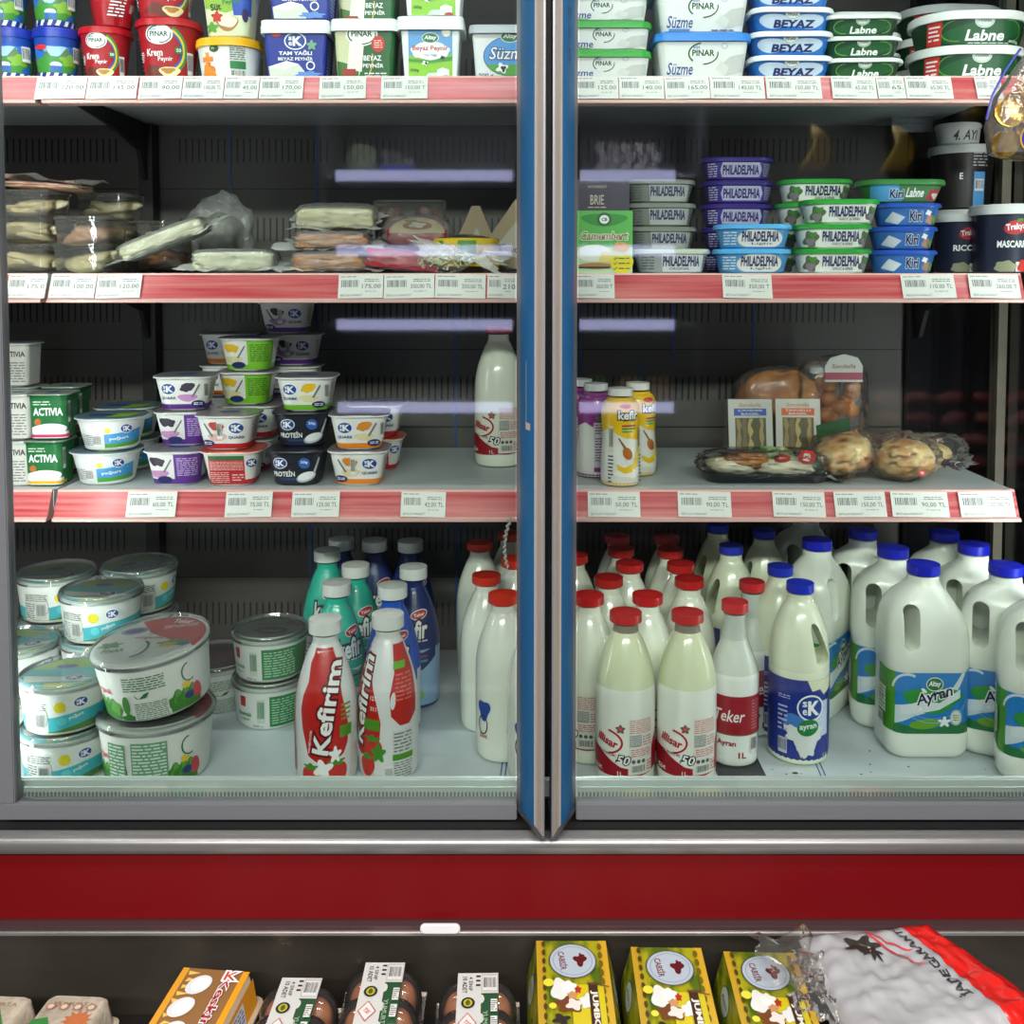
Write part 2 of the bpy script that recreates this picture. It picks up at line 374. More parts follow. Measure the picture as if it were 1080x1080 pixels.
def art_sekb(a, bx, zt, bs):
    a.rect(-bx*1.9, .001, bx*1.9, zt, '#1d3190'); sek(a, 0, zt*.74, bx*.33)
    a.text('TAM YAĞLI', 0, zt*.52, bx*1.1, zt*.09, WHITE, .03); a.text('BEYAZ PEYNİR', 0, zt*.41, bx*1.15, zt*.075, WHITE, .02)
    a.poly([(-bx*.85, .002), (-bx*.9, zt*.25), (-bx*.3, zt*.36), (bx*.1, zt*.3), (bx*.3, zt*.16), (bx*.2, .002)], '#cfd2c6'); a.poly([(-bx*.9, zt*.25), (-bx*.3, zt*.36), (bx*.1, zt*.3), (-bx*.4, zt*.2)], '#eef0e8')
    a.blotch(bx*.55, zt*.66, bx*.14, zt*.08, '#6ea37c', 5, .3); a.arc(bx*.5, zt*.27, bx*.15, bx*.15, .002, WHITE); a.blotch(bx*.42, zt*.1, bx*.4, zt*.06, '#5a86cf', 6, .2); a.ell(-bx*.62, zt*.88, bx*.16, zt*.07, '#b5322e')
    a.lines(bx*1.12, zt*.1, bx*1.7, zt*.8, 10, '#aab2dd')
K['sekb'] = tub('white_cheese_tub', .119, .09, .098, .88, .012, '#1d3190', '#e9ecec', .022, .006, art_sekb, cat='cheese tub')
def art_ping(a, bx, zt, bs):
    a.rect(-bx*1.9, .001, bx*1.9, zt, '#1c5a2c'); a.poly([(-bx, .001), (-bx*.2, .001), (-bx*.05, zt*.5), (-bx*.3, zt), (-bx, zt)], '#c9c9a2'); a.strip([(-bx*.95, zt*.35), (-bx*.6, zt*.3), (-bx*.2, zt*.35)], [(-bx*.95, .002), (-bx*.6, .002), (-bx*.2, .002)], '#3a6b2c')
    a.poly([(-bx*.6, zt*.2), (-bx*.1, zt*.15), (-bx*.02, zt*.62), (-bx*.5, zt*.7)], '#e8e8da'); a.arc(-bx*.3, zt*.4, bx*.6, zt*.5, .002, '#caa94c', -70, 10)
    pinar(a, -bx*.08, zt*.84, bx*.44); a.ell(bx*.48, zt*.66, bx*.23, zt*.15, '#c4281f'); a.lines(bx*.34, zt*.58, bx*.62, zt*.74, 4, '#f0d0c0')
    a.text('BEYAZ', bx*.28, zt*.40, bx*.6, zt*.09, WHITE, .02); a.text('PEYNİR', bx*.3, zt*.27, bx*.7, zt*.09, WHITE, .02); a.rect(-bx*.75, zt*.08, -bx*.3, zt*.2, '#a12a20'); a.lines(0, zt*.04, bx*.8, zt*.14, 2, WHITE)
K['ping'] = tub('white_cheese_tub', .116, .09, .100, .88, .014, '#1c5a2c', '#e9ecea', .020, .006, art_ping, cat='cheese tub')
def art_bey(a, bx, zt, bs):
    x = bx*.78
    a.rect(-x, .001, x, zt*.93, '#5b9ad2'); a.strip([(-x, zt*.45), (-x*.3, zt*.38), (x*.3, zt*.38), (x, zt*.47)], [(-x, .001), (-x*.3, .001), (x*.3, .001), (x, .001)], '#7cb52e')
    a.strip([(-x, zt*.3), (0, zt*.27), (x, zt*.34)], [(-x, .001), (0, .001), (x, .001)], '#86c02c'); a.strip([(-x, zt*.38), (0, zt*.35), (x, zt*.42)], [(-x, zt*.33), (0, zt*.3), (x, zt*.35)], '#3f8f36')
    a.blotch(0, zt*.52, x*.88, zt*.16, WHITE, 7, .05); altay(a, 0, zt*.75, x*.36); a.text('Beyaz Peynir', 0, zt*.56, x*1.6, zt*.11, '#b9283a', .015); a.text('Tam Yağlı', 0, zt*.44, x*.6, zt*.055, '#3a3a5a', .01)
    a.ell(x*.72, zt*.86, x*.22, zt*.1, '#e8e6dc'); a.arc(x*.72, zt*.86, x*.2, zt*.09, .0006, '#8a6a5a'); a.blotch(-x*.25, zt*.3, x*.12, zt*.035, WHITE, 4, .3); a.blotch(-x*.2, zt*.3, x*.05, zt*.03, INK); a.blotch(x*.55, zt*.4, x*.1, zt*.03, INK, 4, .3); a.blotch(-x*.6, zt*.42, x*.1, zt*.03, '#e8d8c8')
    a.text('500g', -x*.72, zt*.17, x*.38, zt*.06, INK, .01); a.poly([(x*.3, .002), (x*.3, zt*.18), (x*.55, zt*.22), (x*.85, zt*.18), (x*.85, .002)], '#dfe3e0'); a.poly([(-x*.3, .002), (-x*.1, zt*.12), (x*.3, zt*.13), (x*.3, .002)], '#c9cfcb'); a.ell(x*.7, zt*.04, x*.2, zt*.04, '#b3282a')
K['bey'] = tub('white_cheese_tub', .115, .09, .104, .88, .012, '#e6e9e8', '#e9eeec', .022, .007, art_bey, cat='cheese tub')
def art_suz(a, bx, zt, bs):
    x = bx*.72
    a.ell(0, zt*.47, x*1.03, zt*.40, '#1c2f6a'); a.ell(0, zt*.47, x, zt*.385, '#4a93d6'); a.ell(0, zt*.47, x, zt*.385, '#4f9a38', a0=205, a1=335)
    altay(a, 0, zt*.86, x*.34); a.otext('Süzme', 0, zt*.53, x*1.5, zt*.24, WHITE, NAVY, .05, shear=.2); a.blotch(-x*.3, zt*.23, x*.2, zt*.09, WHITE, 4, .3); a.blotch(-x*.25, zt*.22, x*.09, zt*.06, INK, 3, .3); a.text('500 g', -bx*.66, zt*.08, bx*.4, zt*.09, INK, .015)
K['suz'] = tub('cheese_tub', .140, .09, .090, .90, .012, '#dfe2e2', '#b9bfc6', .014, .006, art_suz, cat='cheese tub')
def art_psz(a, bx, zt, bs):
    a.rect(-bx*.98, zt*.04, bx*.98, zt*.9, '#dcdedc'); pinar(a, 0, zt*.62, zt*.40 if zt < .05 else zt*.33, False)
    a.text('Süzme', -bx*.52, zt*.26, bx*.58, zt*.28, '#24448c', .012, shear=.15); a.rect(-bx*.78, zt*.0+.001, -bx*.3, zt*.10, '#5aa33a' if zt < .05 else '#3a7cc4')
    a.poly([(bx*.28, zt*.25), (bx*.62, zt*.55), (bx*.95, zt*.62), (bx*.95, zt*.2), (bx*.5, zt*.08)], '#bfc1bd'); a.poly([(bx*.28, zt*.25), (bx*.5, zt*.08), (bx*.6, zt*.3), (bx*.4, zt*.45)], '#cfd1cc'); a.lines(bx*.2, zt*.03, bx*.7, zt*.1, 1, '#3a4a80'); a.arc(bx*.48, zt*.8, bx*.07, zt*.07, .0006, '#3a66a8')
K['pgr'] = tub('strained_cheese_tub', .165, .11, .0475, .93, .02, '#e3e6e2', '#35a53c', .011, .004, art_psz, cat='cheese tub')
K['pbl'] = tub('strained_cheese_tub', .166, .11, .077, .88, .02, '#e3e6e4', '#2e86dc', .014, .005, art_psz, cat='cheese tub')
def art_byz(a, bx, zt, bs):
    a.rect(-bx*1.6, .001, bx*1.6, zt, '#1f6cc0'); a.blotch(-bx*.55, zt*.5, bx*.38, zt*.34, '#c3d3e4', 3, .08); a.blotch(bx*.4, zt*.5, bx*.4, zt*.34, '#c3d3e4', 3, .08); a.rect(-bx*.5, zt*.25, bx*.4, zt*.6, '#c3d3e4')
    a.ell(-bx*.05, zt*.8, bx*.2, zt*.22, WHITE); a.arc(-bx*.05, zt*.8, bx*.19, zt*.2, .0007, '#2f5a3c'); a.text('PINAR', -bx*.05, zt*.8, bx*.28, zt*.14, '#2f5a3c', .03); a.text('BEYAZ', 0, zt*.36, bx*1.05, zt*.34, NAVY, .045, shear=.2)
K['byz'] = tub('white_cheese_tub', .147, .10, .0395, .86, .03, '#1f6cc0', '#e9eeee', .009, .006, art_byz, cat='cheese tub')
def art_lab(a, bx, zt, bs):
    a.rect(-bx*1.55, .001, bx*1.55, zt, '#123d22'); a.blotch(0, zt*.45, bx*.75, zt*.4, '#185228', 2, .2); a.arc(-bx*.5, zt*.5, bx*.3, zt*.36, .0014, '#63a33c', 100, 280); a.arc(bx*.5, zt*.5, bx*.3, zt*.36, .0014, '#63a33c', -80, 100)
    a.ell(0, zt*.82, bx*.19, zt*.24, '#d8e0d8'); a.arc(0, zt*.82, bx*.17, zt*.21, .0007, '#2f5a3c'); a.text('PINAR', 0, zt*.84, bx*.26, zt*.12, '#2f5a3c', .03); a.text('Labne', bx*.03, zt*.34, bx*.72, zt*.34, WHITE, .03, shear=.2); a.lines(-bx*.3, zt*.04, bx*.5, zt*.12, 1, '#cfe0cf')
def art_labl(a, bx, zt, bs):
    art_lab(a, bx, zt, bs); a.rect(-bx*1.08, zt*.05, -bx*.78, zt*.85, '#c8332c'); a.lines(-bx*1.04, zt*.2, -bx*.82, zt*.75, 4, WHITE); a.text('400g', bx*.62, zt*.14, bx*.26, zt*.12, '#cfe0cf', .01)
K['lab_s'] = tub('soft_cheese_tub', .140, .09, .0355, .86, .03, '#174a2a', '#dfe4df', .007, .006, art_lab, cat='cheese tub')
K['lab_l'] = tub('soft_cheese_tub', .196, .15, .0575, .90, .07, '#174a2a', '#e3e6e1', .015, .006, art_labl, cat='cheese tub')
# ---- second shelf
def art_phil(bgc, lab, side, sub=None, ell=False):
    def f(a, bx, zt, bs):
        a.rect(-bx*1.5, .001, bx*1.5, zt, bgc)
        if ell:
            a.blotch(bx*.1, zt*.45, bx*.68, zt*.5, lab, 2, .02); a.arc(bx*.1, zt*.45, bx*.68, zt*.5, .0012, '#c8b08a', 0, 360)
        elif side == 'herb':
            a.rect(-bx*1.2, zt*.04, bx*1.2, zt*.94, lab)
            for q in (-.78, .86): a.blotch(bx*q, zt*.42, bx*.22, zt*.34, '#5b6b4c', 4, .25); a.blotch(bx*q, zt*.3, bx*.13, zt*.2, '#8a7a86', 3, .2); a.blotch(bx*(q+.06), zt*.62, bx*.1, zt*.16, '#4f8a3a', 3, .3)
        else:
            a.poly([(-bx*.5, zt*.1), (bx*.82, zt*.1), (bx*.9, zt*.5), (bx*.82, zt*.92), (-bx*.5, zt*.92), (-bx*.58, zt*.5)] if side == 'purple' else [(-bx*.34, .001), (bx*.85, .001), (bx*.9, zt*.9), (-bx*.4, zt*.9)], lab)
        if side == 'purple':
            a.poly([(-bx*.58, zt*.16), (bx*.58, zt*.16), (bx*.66, zt*.5), (bx*.58, zt*.86), (-bx*.58, zt*.86), (-bx*.64, zt*.5)], '#b9b6d6'); a.text('PHILADELPHIA', 0, zt*.5, bx*1.12, zt*.42, '#2a1c5c', .04)
            a.lines(-bx*1.08, zt*.15, -bx*.74, zt*.85, 6, '#cfcde0'); a.rect(bx*.72, zt*.2, bx*1.02, zt*.8, '#8d8aa8'); a.lines(bx*.74, zt*.24, bx*1.0, zt*.76, 5, '#3a3560'); return
        a.text('PHILADELPHIA', bx*.1 if side != 'grey' else bx*.2, zt*.56, bx*1.08, zt*.42, '#23265e', .04)
        if sub: a.text(sub, bx*.15, zt*.22, bx*.6, zt*.12, '#5a3a3a', .01)
        if side in ('grey', 'blue'): a.lines(-bx*1.0, zt*.15, -bx*.6, zt*.8, 5, '#dfe5ea' if side == 'blue' else '#5e6468')
        if side == 'grey': a.lines(bx*.94, zt*.2, bx*1.15, zt*.8, 4, '#555')
    return f
P = dict(w=.135, d=.088, h=.0415, taper=.86, rad=.038, lidh=.008, over=.005, cat='cream cheese tub')
def ptub(name, body, lid, art): return tub(name, P['w'], P['d'], P['h'], P['taper'], P['rad'], body, lid, P['lidh'], P['over'], art, cat=P['cat'])
K['ph_grey'] = ptub('cream_cheese_tub', '#9da1a2', '#cfd8c8', art_phil('#9da1a2', '#d5d8da', 'grey', 'ORIGINAL'))
K['ph_dark'] = ptub('cream_cheese_tub', '#7d7f78', '#8f928a', art_phil('#7d7f78', '#b6b8b4', 'grey'))
K['ph_purple'] = ptub('cream_cheese_tub', '#3b2a7a', '#3a2a80', art_phil('#42308a', '#42308a', 'purple'))
K['ph_blue'] = ptub('cream_cheese_tub', '#4f96cc', '#5cb4ea', art_phil('#4a93cb', '#e3e4e0', 'blue', 'Light', True))
K['ph_green'] = ptub('cream_cheese_tub', '#dfe2dc', '#2fa03a', art_phil('#dfe2dc', '#e4e6e0', 'herb', 'GARLIC & HERBS'))
def art_kiri(a, bx, zt, bs):
    a.rect(-bx*1.5, .001, bx*1.5, zt, '#2a6ab4'); a.poly([(-bx*.95, zt*.25), (-bx*.5, zt*.1), (-bx*.25, zt*.45), (-bx*.7, zt*.7)], '#c9d2d6'); a.otext('Kiri', bx*.12, zt*.5, bx*.42, zt*.46, '#0c1444', '#cfd8e4', .04, bold=.05); a.blotch(bx*.62, zt*.35, bx*.14, zt*.25, '#b4846a', 4, .2); a.blotch(bx*.9, zt*.3, bx*.2, zt*.2, '#6f9e5a', 4, .2); a.blotch(bx*.55, zt*.65, bx*.1, zt*.12, WHITE, 4, .2)
K['kiri'] = tub('cream_cheese_tub', .116, .085, .0395, .84, .034, '#2a6ab4', '#2a59c0', .007, .005, art_kiri, cat='cream cheese tub')
def art_kiril(a, bx, zt, bs):
    a.rect(-bx*1.5, .001, bx*1.5, zt, '#3f7440'); a.poly([(-bx*1.0, .001), (-bx*.1, .001), (-bx*.25, zt*.9), (-bx*1.0, zt*.9)], '#4e9ad0'); a.otext('Kiri', -bx*.28, zt*.45, bx*.36, zt*.4, '#0c1444', '#cfd8e4', .04, bold=.05); a.text('Labne', bx*.22, zt*.5, bx*.46, zt*.42, WHITE, .03, shear=.2); a.poly([(bx*.5, zt*.15), (bx*.95, zt*.1), (bx*1.0, zt*.7), (bx*.6, zt*.6)], '#a8343a'); a.blotch(bx*.8, zt*.35, bx*.12, zt*.14, '#e0d8cc', 3, .2)
K['kiril'] = tub('soft_cheese_tub', .150, .09, .040, .80, .038, '#3f7440', '#3c8440', .009, .005, art_kiril, cat='soft cheese tub')
def art_trak(word):
    def f(a, bx, zt, bs):
        W = bx*2.7
        a.rect(-W/2, .001, W/2, zt, '#171c33'); a.ell(-bx*.15, zt*.72, bx*.36, zt*.11, '#b8222c', rot=.12); a.text('Trakya', -bx*.15, zt*.72, bx*.58, zt*.12, WHITE, .03, rot=.12); a.ell(-bx*.02, zt*.83, bx*.12, zt*.03, '#3f8a35')
        a.text(word, -bx*.05, zt*.46, bx*1.25, zt*.1, WHITE, .03); a.rect(-bx*.1, .002, bx*.75, zt*.18, '#cfd0cc'); a.blotch(bx*.15, zt*.11, bx*.2, zt*.1, '#c4302c' if word[0] == 'M' else '#8d8f70', 4, .12); a.blotch(-bx*.4, zt*.1, bx*.32, zt*.1, '#8d8f70', 6, .1)
        a.rect(bx*.78, zt*.55, bx*1.1, zt*.92, '#3a3d48'); a.lines(bx*.8, zt*.57, bx*1.08, zt*.9, 8, '#aeb2b8'); a.rect(bx*.78, zt*.4, bx*1.1, zt*.52, '#4e8fc8')
    return f
K['masc'] = tub('soft_cheese_bucket', .122, .122, .118, .88, .06, '#171c33', '#dcdedc', .017, .005, art_trak('MASCARPONE'), cat='cheese bucket', m=9)
K['rico'] = tub('soft_cheese_bucket', .112, .112, .107, .88, .055, '#171c33', '#cfd2d2', .015, .005, art_trak('RICOTTA'), cat='cheese bucket', m=9)
def art_dark(a, bx, zt, bs):
    a.rect(-bx*1.4, .001, bx*1.4, zt, '#1a1416'); a.rect(.0, zt*.05, bx*.42, zt*.62, '#4e8fc8'); a.bars(bx*.04, zt*.3, bx*.38, zt*.5, '#d8d8d8'); a.lines(-bx*.05, zt*.7, bx*.5, zt*.95, 5, '#b8b8b8'); a.text('E', -bx*.42, zt*.55, bx*.1, zt*.1, WHITE, .01)
K['darkb'] = tub('soft_cheese_bucket', .124, .124, .122, .88, .06, '#1a1416', '#c9cac8', .016, .005, art_dark, cat='cheese bucket', m=9)
def art_small(a, bx, zt, bs): a.rect(-bx*1.3, .002, bx*1.3, zt*.9, '#c8c8c4'); a.text('4. AYI', 0, zt*.45, bx*1.2, zt*.5, '#23242c', .02, shear=.2)
K['smallt'] = tub('small_round_tub', .085, .085, .040, .92, .042, '#c9c9c6', '#c9cac8', .008, .003, art_small, cat='tub', m=8)
def carton(name, w, d, h, art, body):
    bm = bmesh.new(); box(bm, -w/2, w/2, -d/2, d/2, 0, h, bev=.001); me = bm_mesh(bm, name, M(body, .5))
    a = Art(); art(a, w, h); return Kind(name, 'cheese box', [('carton', me), ('printed_label', a.mesh(frontmap(-d/2), du=1, dv=1))], h, d/2, w/2)
def art_cam(a, w, h):
    x = w/2
    a.rect(-x, 0, x, h, '#55b04a'); a.blotch(0, h*.86, x*.8, h*.1, '#2f8a34', 3, .1); a.rect(-x, .0, x, h*.42, '#c4dcb0'); a.ell(0, h*.86, x*.26, h*.11, '#1f5a30'); a.ell(0, h*.86, x*.17, h*.07, WHITE); a.text('CB', 0, h*.86, x*.2, h*.05, '#1f5a30', .03)
    a.otext('Camembert', 0, h*.60, w*.84, h*.13, '#8a4a1e', '#e8f2d8', .08, shear=.2); a.ell(-x*.35, h*.32, x*.6, h*.14, '#e9ecdc'); a.poly([(-x*.2, h*.18), (x*.3, h*.18), (x*.3, h*.34), (-x*.1, h*.34)], '#e8d878'); a.ell(-x*.3, h*.12, x*.62, h*.05, '#b07c48'); a.rect(-x*.9, h*.08, x*.2, h*.11, '#3a2a1e')
    a.blotch(x*.6, h*.42, x*.3, h*.08, '#d89a44', 4, .1); a.blotch(x*.62, h*.15, x*.4, h*.16, '#e8d21c', 3, .1)
    for k in range(3): a.text('✓', x*.4, h*(.08+.08*k), x*.12, h*.05, '#1c7a2c', .03); a.lines(x*.5, h*(.06+.08*k), x*.9, h*(.1+.08*k), 1, '#2a5a2c')
K['cam'] = carton('cheese_box', .096, .04, .106, art_cam, '#dfe6d8')
def art_brie(a, w, h):
    x = w/2
    a.rect(-x, 0, x, h, '#3b3046'); a.rect(-x, h*.3, x, h*.52, '#6d6648'); a.rect(-x, h*.52, x, h*.6, '#b87a34'); a.lines(-x*.85, h*.53, x*.85, h*.59, 1, '#e8d0a0'); a.text('BRIE', -x*.2, h*.78, x*.5, h*.1, '#d8ccb8', 0); a.text('GÜNEŞLİ', -x*.2, h*.92, x*.7, h*.04, '#d8ccb8', 0); a.lines(-x*.55, h*.69, x*.15, h*.71, 1, '#d8ccb8')
    a.blotch(-x*.5, h*.42, x*.3, h*.08, '#cf9a34', 4, .2); a.blotch(x*.05, h*.42, x*.3, h*.07, '#d5cf9a', 4, .1); a.blotch(x*.6, h*.42, x*.25, h*.09, '#2e1c30', 3, .1); a.blotch(-x*.3, h*.33, x*.5, h*.04, '#b9bcb6', 3, .2)
K['brie'] = carton('cheese_box', .094, .04, .165, art_brie, '#3b3046')
# ---- third shelf cups
def cup(name, w, h, art, body, foil, foilart=None, rad=.026, taper=.78, cat='yogurt cup', base=None):
    bx = w/2-.005
    bs = [(0, bx*taper-.003, bx*taper-.003, rad*taper), (.003, bx*taper, bx*taper, rad*taper), (h-.004, bx, bx, rad)]
    body_me = loft(name, bs+[(h-.004, w/2, w/2, rad+.005), (h-.002, w/2, w/2, rad+.005)], [M(body, .35)], 9)
    foil_me = loft(name+'_foil', [(h-.002, w/2, w/2, rad+.005), (h-.0006, w/2-.0005, w/2-.0005, rad+.005)], M(foil, .28, .3), 6)
    a = Art(); art(a, bx, h-.006); parts = [('body', body_me), ('foil_lid', foil_me), ('printed_label', a.mesh(wrap(bs[1:])))]
    a = Art(); (foilart or (lambda q, r: q.ell(0, 0, r*.4, r*.25, '#1c3f8f')))(a, w/2-.006); parts.append(('lid_print', a.mesh(topmap(h-.0006))))
    return Kind(name, cat, parts, h, w/2, w/2)
def art_quark(main, fruit, band, flip=0, pale='#e4e3df'):
    def f(a, bx, zt):
        W = bx*3.6; a.rect(-W/2, .001, W/2, zt, pale); a.rect(-W/2, .001, W/2, zt*.21, band)
        s = -1 if flip else 1
        if flip == 2:
            a.rect(bx*.1, zt*.17, bx*1.3, zt, band); a.lines(bx*.2, zt*.3, bx*.95, zt*.9, 9, '#2c3a20' if band != '#5b2a86' else '#c9b0dc'); ox = -bx*.5
            a.blotch(ox-bx*.1, zt*.78, bx*.22, zt*.14, fruit, 3, .15); a.blotch(ox+bx*.1, zt*.75, bx*.18, zt*.13, fruit, 4, .15); a.blotch(ox+bx*.05, zt*.38, bx*.36, zt*.12, main, 3, .1); a.poly([(ox+bx*.2, zt*.45), (ox+bx*.5, zt*.85), (ox+bx*.54, zt*.82), (ox+bx*.26, zt*.42)], '#6d6f72'); a.ell(ox+bx*.25, zt*.2, bx*.26, zt*.11, NAVY); return
        sek(a, -s*bx*.48, zt*.70, bx*.26); a.text('QUARK', -s*bx*.48, zt*.40, bx*.56, zt*.1, NAVY, .03)
        a.blotch(s*bx*.28, zt*.78, bx*.2, zt*.13, fruit, 3, .15); a.blotch(s*bx*.12, zt*.72, bx*.17, zt*.12, fruit, 4, .15); a.blotch(s*bx*.2, zt*.42, bx*.34, zt*.12, main, 3, .1)
        a.poly([(s*bx*.34, zt*.45), (s*bx*.62, zt*.86), (s*bx*.67, zt*.83), (s*bx*.4, zt*.42)], '#6d6f72'); a.ell(s*bx*.56, zt*.22, bx*.24, zt*.11, NAVY); a.lines(s*bx*.56-bx*.15, zt*.17, s*bx*.56+bx*.15, zt*.27, 2, WHITE)
        a.bars(bx*.78, zt*.35, bx*.98, zt*.9) if not flip else a.bars(-bx*.2, zt*.35, -bx*.02, zt*.9)
        a.lines(bx*1.1, zt*.3, bx*1.7, zt*.9, 7, '#777')
    return f
for nm, mn, fr, bd in (('berry', '#c088b8', '#33283c', '#5b2a86'), ('straw', '#dcb0ac', '#b8463e', '#b8202e'), ('pine', '#d8d2a0', '#e0b41c', '#72b626'), ('peach', '#e0d2a4', '#d8882c', '#e8821e')):
    for fl in (0, 1, 2):
        if (nm, fl) in (('straw', 2), ('peach', 2)): continue
        K[nm+str(fl)] = cup('yogurt_cup', .106, .0618, art_quark(mn, fr, bd, fl), '#e4e3df', '#8f8a8e')
def art_ingr(a, bx, zt):
    a.rect(-bx*1.8, .001, bx*1.8, zt, '#e4ded8'); a.rect(-bx*1.8, .001, bx*1.8, zt*.2, '#b8202e'); a.rect(-bx*.75, zt*.06, bx*.55, zt*.84, '#b8202e'); a.rect(-bx*.75, zt*.84, bx*.55, zt*.97, '#2f6a3a'); a.lines(-bx*.7, zt*.5, bx*.5, zt*.8, 7, '#e8c0b8'); a.lines(-bx*.7, zt*.1, 0, zt*.46, 6, '#e8c0b8'); a.lines(bx*.1, zt*.15, bx*.5, zt*.4, 3, '#e8c0b8'); sek(a, bx*.82, zt*.72, bx*.22)
K['ingr'] = cup('yogurt_cup', .106, .0618, art_ingr, '#e4ded8', '#d8604c')
def art_prot(a, bx, zt):
    a.rect(-bx*1.8, .001, bx*1.8, zt, '#1b1e2a'); sek(a, -bx*.5, zt*.72, bx*.24); a.ell(bx*.38, zt*.72, bx*.2, zt*.17, '#2f62b4'); a.text('20g', bx*.38, zt*.75, bx*.24, zt*.1, WHITE, .02); a.text('PROTEİN', -bx*.38, zt*.40, bx*.8, zt*.2, WHITE, .03); a.text('YOĞURT', -bx*.2, zt*.22, bx*.6, zt*.08, '#2f62b4', .02)
    a.ell(bx*.42, zt*.28, bx*.36, zt*.15, '#b9bdc4', rot=.35); a.ell(bx*.42, zt*.31, bx*.3, zt*.12, '#eceeee', rot=.35); a.poly([(bx*.66, zt*.42), (bx*.9, zt*.9), (bx*.95, zt*.86), (bx*.73, zt*.38)], '#b9bdc4'); a.arc(-bx*.2, zt*.05, bx*.5, zt*.16, .0012, '#2f62b4', 180, 360)
K['prot'] = cup('yogurt_cup', .106, .0618, art_prot, '#1b1e2a', '#2a2c34')
def art_sy(a, bx, zt):
    a.rect(-bx*1.8, .001, bx*1.8, zt, '#dcdedd'); a.poly([(0, zt*.22), (bx*1.3, zt*.3), (bx*1.3, zt*.72), (bx*.3, zt*.58), (0, zt*.56)], '#3f93cc'); a.poly([(0, zt*.1), (bx*1.3, zt*.18), (bx*1.3, zt*.32), (0, zt*.24)], '#4f9a38'); a.text('yoğurt', bx*.45, zt*.42, bx*.6, zt*.12, WHITE, .02, rot=.08); a.ell(bx*.12, zt*.68, bx*.1, zt*.09, '#e8cf2a'); sek(a, bx*.7, zt*.74, bx*.18); a.lines(-bx*.8, zt*.18, -bx*.1, zt*.56, 6, '#6d6f72'); a.bars(-bx*.35, zt*.15, -bx*.08, zt*.55)
def foil_sy(a, r): a.poly([(0, -r), (r*.7, -r*.6), (r*.9, r*.2), (r*.2, r*.1)], '#7fae30'); a.ell(-r*.3, -r*.2, r*.4, r*.25, '#1c3f8f')
K['sy'] = cup('yogurt_cup', .118, .059, art_sy, '#dcdedd', '#6f8390', foil_sy, rad=.045)
def art_act(green, fl='#c72a5c'):
    def f(a, bx, zt):
        g = '#1b6a35'
        if green:
            a.rect(-bx*1.5, .001, bx*1.5, zt, g); a.text('ACTIVIA', bx*.05, zt*.66, bx*1.5, zt*.17, WHITE, .03); a.blotch(0, zt*.24, bx*.98, zt*.14, WHITE, 2, .12); a.rect(-bx*1.2, .001, bx*1.2, zt*.2, WHITE); a.rect(-bx*1.5, zt*.06, bx*1.5, zt*.13, fl); a.ell(-bx*.5, zt*.42, bx*.18, zt*.08, '#b46a34'); a.lines(-bx*.7, zt*.8, bx*.2, zt*.92, 2, '#cfe0cf')
            a.bars(bx*1.1, zt*.4, bx*1.4, zt*.9)
        else:
            a.rect(-bx*1.5, .001, bx*1.5, zt, '#cfcfc8'); a.text('ACTIVIA', bx*.2, zt*.8, bx*1.3, zt*.13, '#3a3a3c', .03); a.lines(-bx*.8, zt*.1, bx*.8, zt*.62, 8, '#77777a')
    return f
K['actg'] = cup('yogurt_cup', .074, .080, art_act(1), '#1b6a35', '#9a9c9a', rad=.012, taper=.9)
K['acty'] = cup('yogurt_cup', .074, .080, art_act(1, '#e0b41c'), '#1b6a35', '#9a9c9a', rad=.012, taper=.9)
K['actw'] = cup('yogurt_cup', .074, .080, art_act(0), '#cfcfc8', '#9a9c9a', rad=.012, taper=.9)
# ---- bottles
def capm(z0, z1, r, hx, name='cap', top=None, knurl=True):
    bm = bmesh.new(); n = 48; prof = [(z0, r*1.0), (z0+(z1-z0)*.22, r*1.0), (z0+(z1-z0)*.26, r*.965), (z0+(z1-z0)*.32, r*.985), (z1-.0035, r*.975), (z1-.001, r*.95), (z1, r*.88), (z1-.0006, r*.82)]
    rings = []
    for i, (z, q) in enumerate(prof):
        kn = knurl and 3 <= i <= 4
        rings.append([bm.verts.new(((q*(1-.02*(k % 2) if kn else q))*cos(2*pi*k/n), (q*(1-.02*(k % 2) if kn else q))*sin(2*pi*k/n), z)) for k in range(n)])
    for a, b in zip(rings, rings[1:]):
        for k in range(n): bm.faces.new((a[k], a[(k+1) % n], b[(k+1) % n], b[k]))
    bm.faces.new(rings[0][::-1]); bm.faces.new(rings[-1])
    return bm_mesh(bm, name, M(hx, .32, var=.03), 30)
MILK, MILKY, PLA = '#dde0d0', '#cfd3b6', '#d9dccf'
def bottle(name, prof, caps, body, art=None, mis=None, cat='bottle', extra=None, h=.25, dv=.012, du=.004, artprof=None):
    prof = [norm(p) for p in spline([tuple(map(float, p)) for p in prof], 4)] if len(prof[0]) == 2 else prof
    pr = [(p[0], p[1]) for p in prof]
    if isinstance(body, tuple):      # (material low, material high, z of the level)
        mi = [0 if (a[0]+b[0])/2 < body[2] else (1 if (a[0]+b[0])/2 < body[4] else 2) for a, b in zip(pr, pr[1:])]
        me = loft(name, pr, [body[0], body[1], body[3]], 8, mis=mi)
    else: me = loft(name, pr, body, 8)
    parts = [('body', me)]
    if extra: parts += extra
    parts.append(('cap', caps))
    if art:
        a = Art(.35); art(a); parts.append(('printed_label', a.mesh(wrap(artprof or pr), du=du, dv=dv)))
    return Kind(name, cat, parts, h, max(p[1] for p in pr), max(p[1] for p in pr))
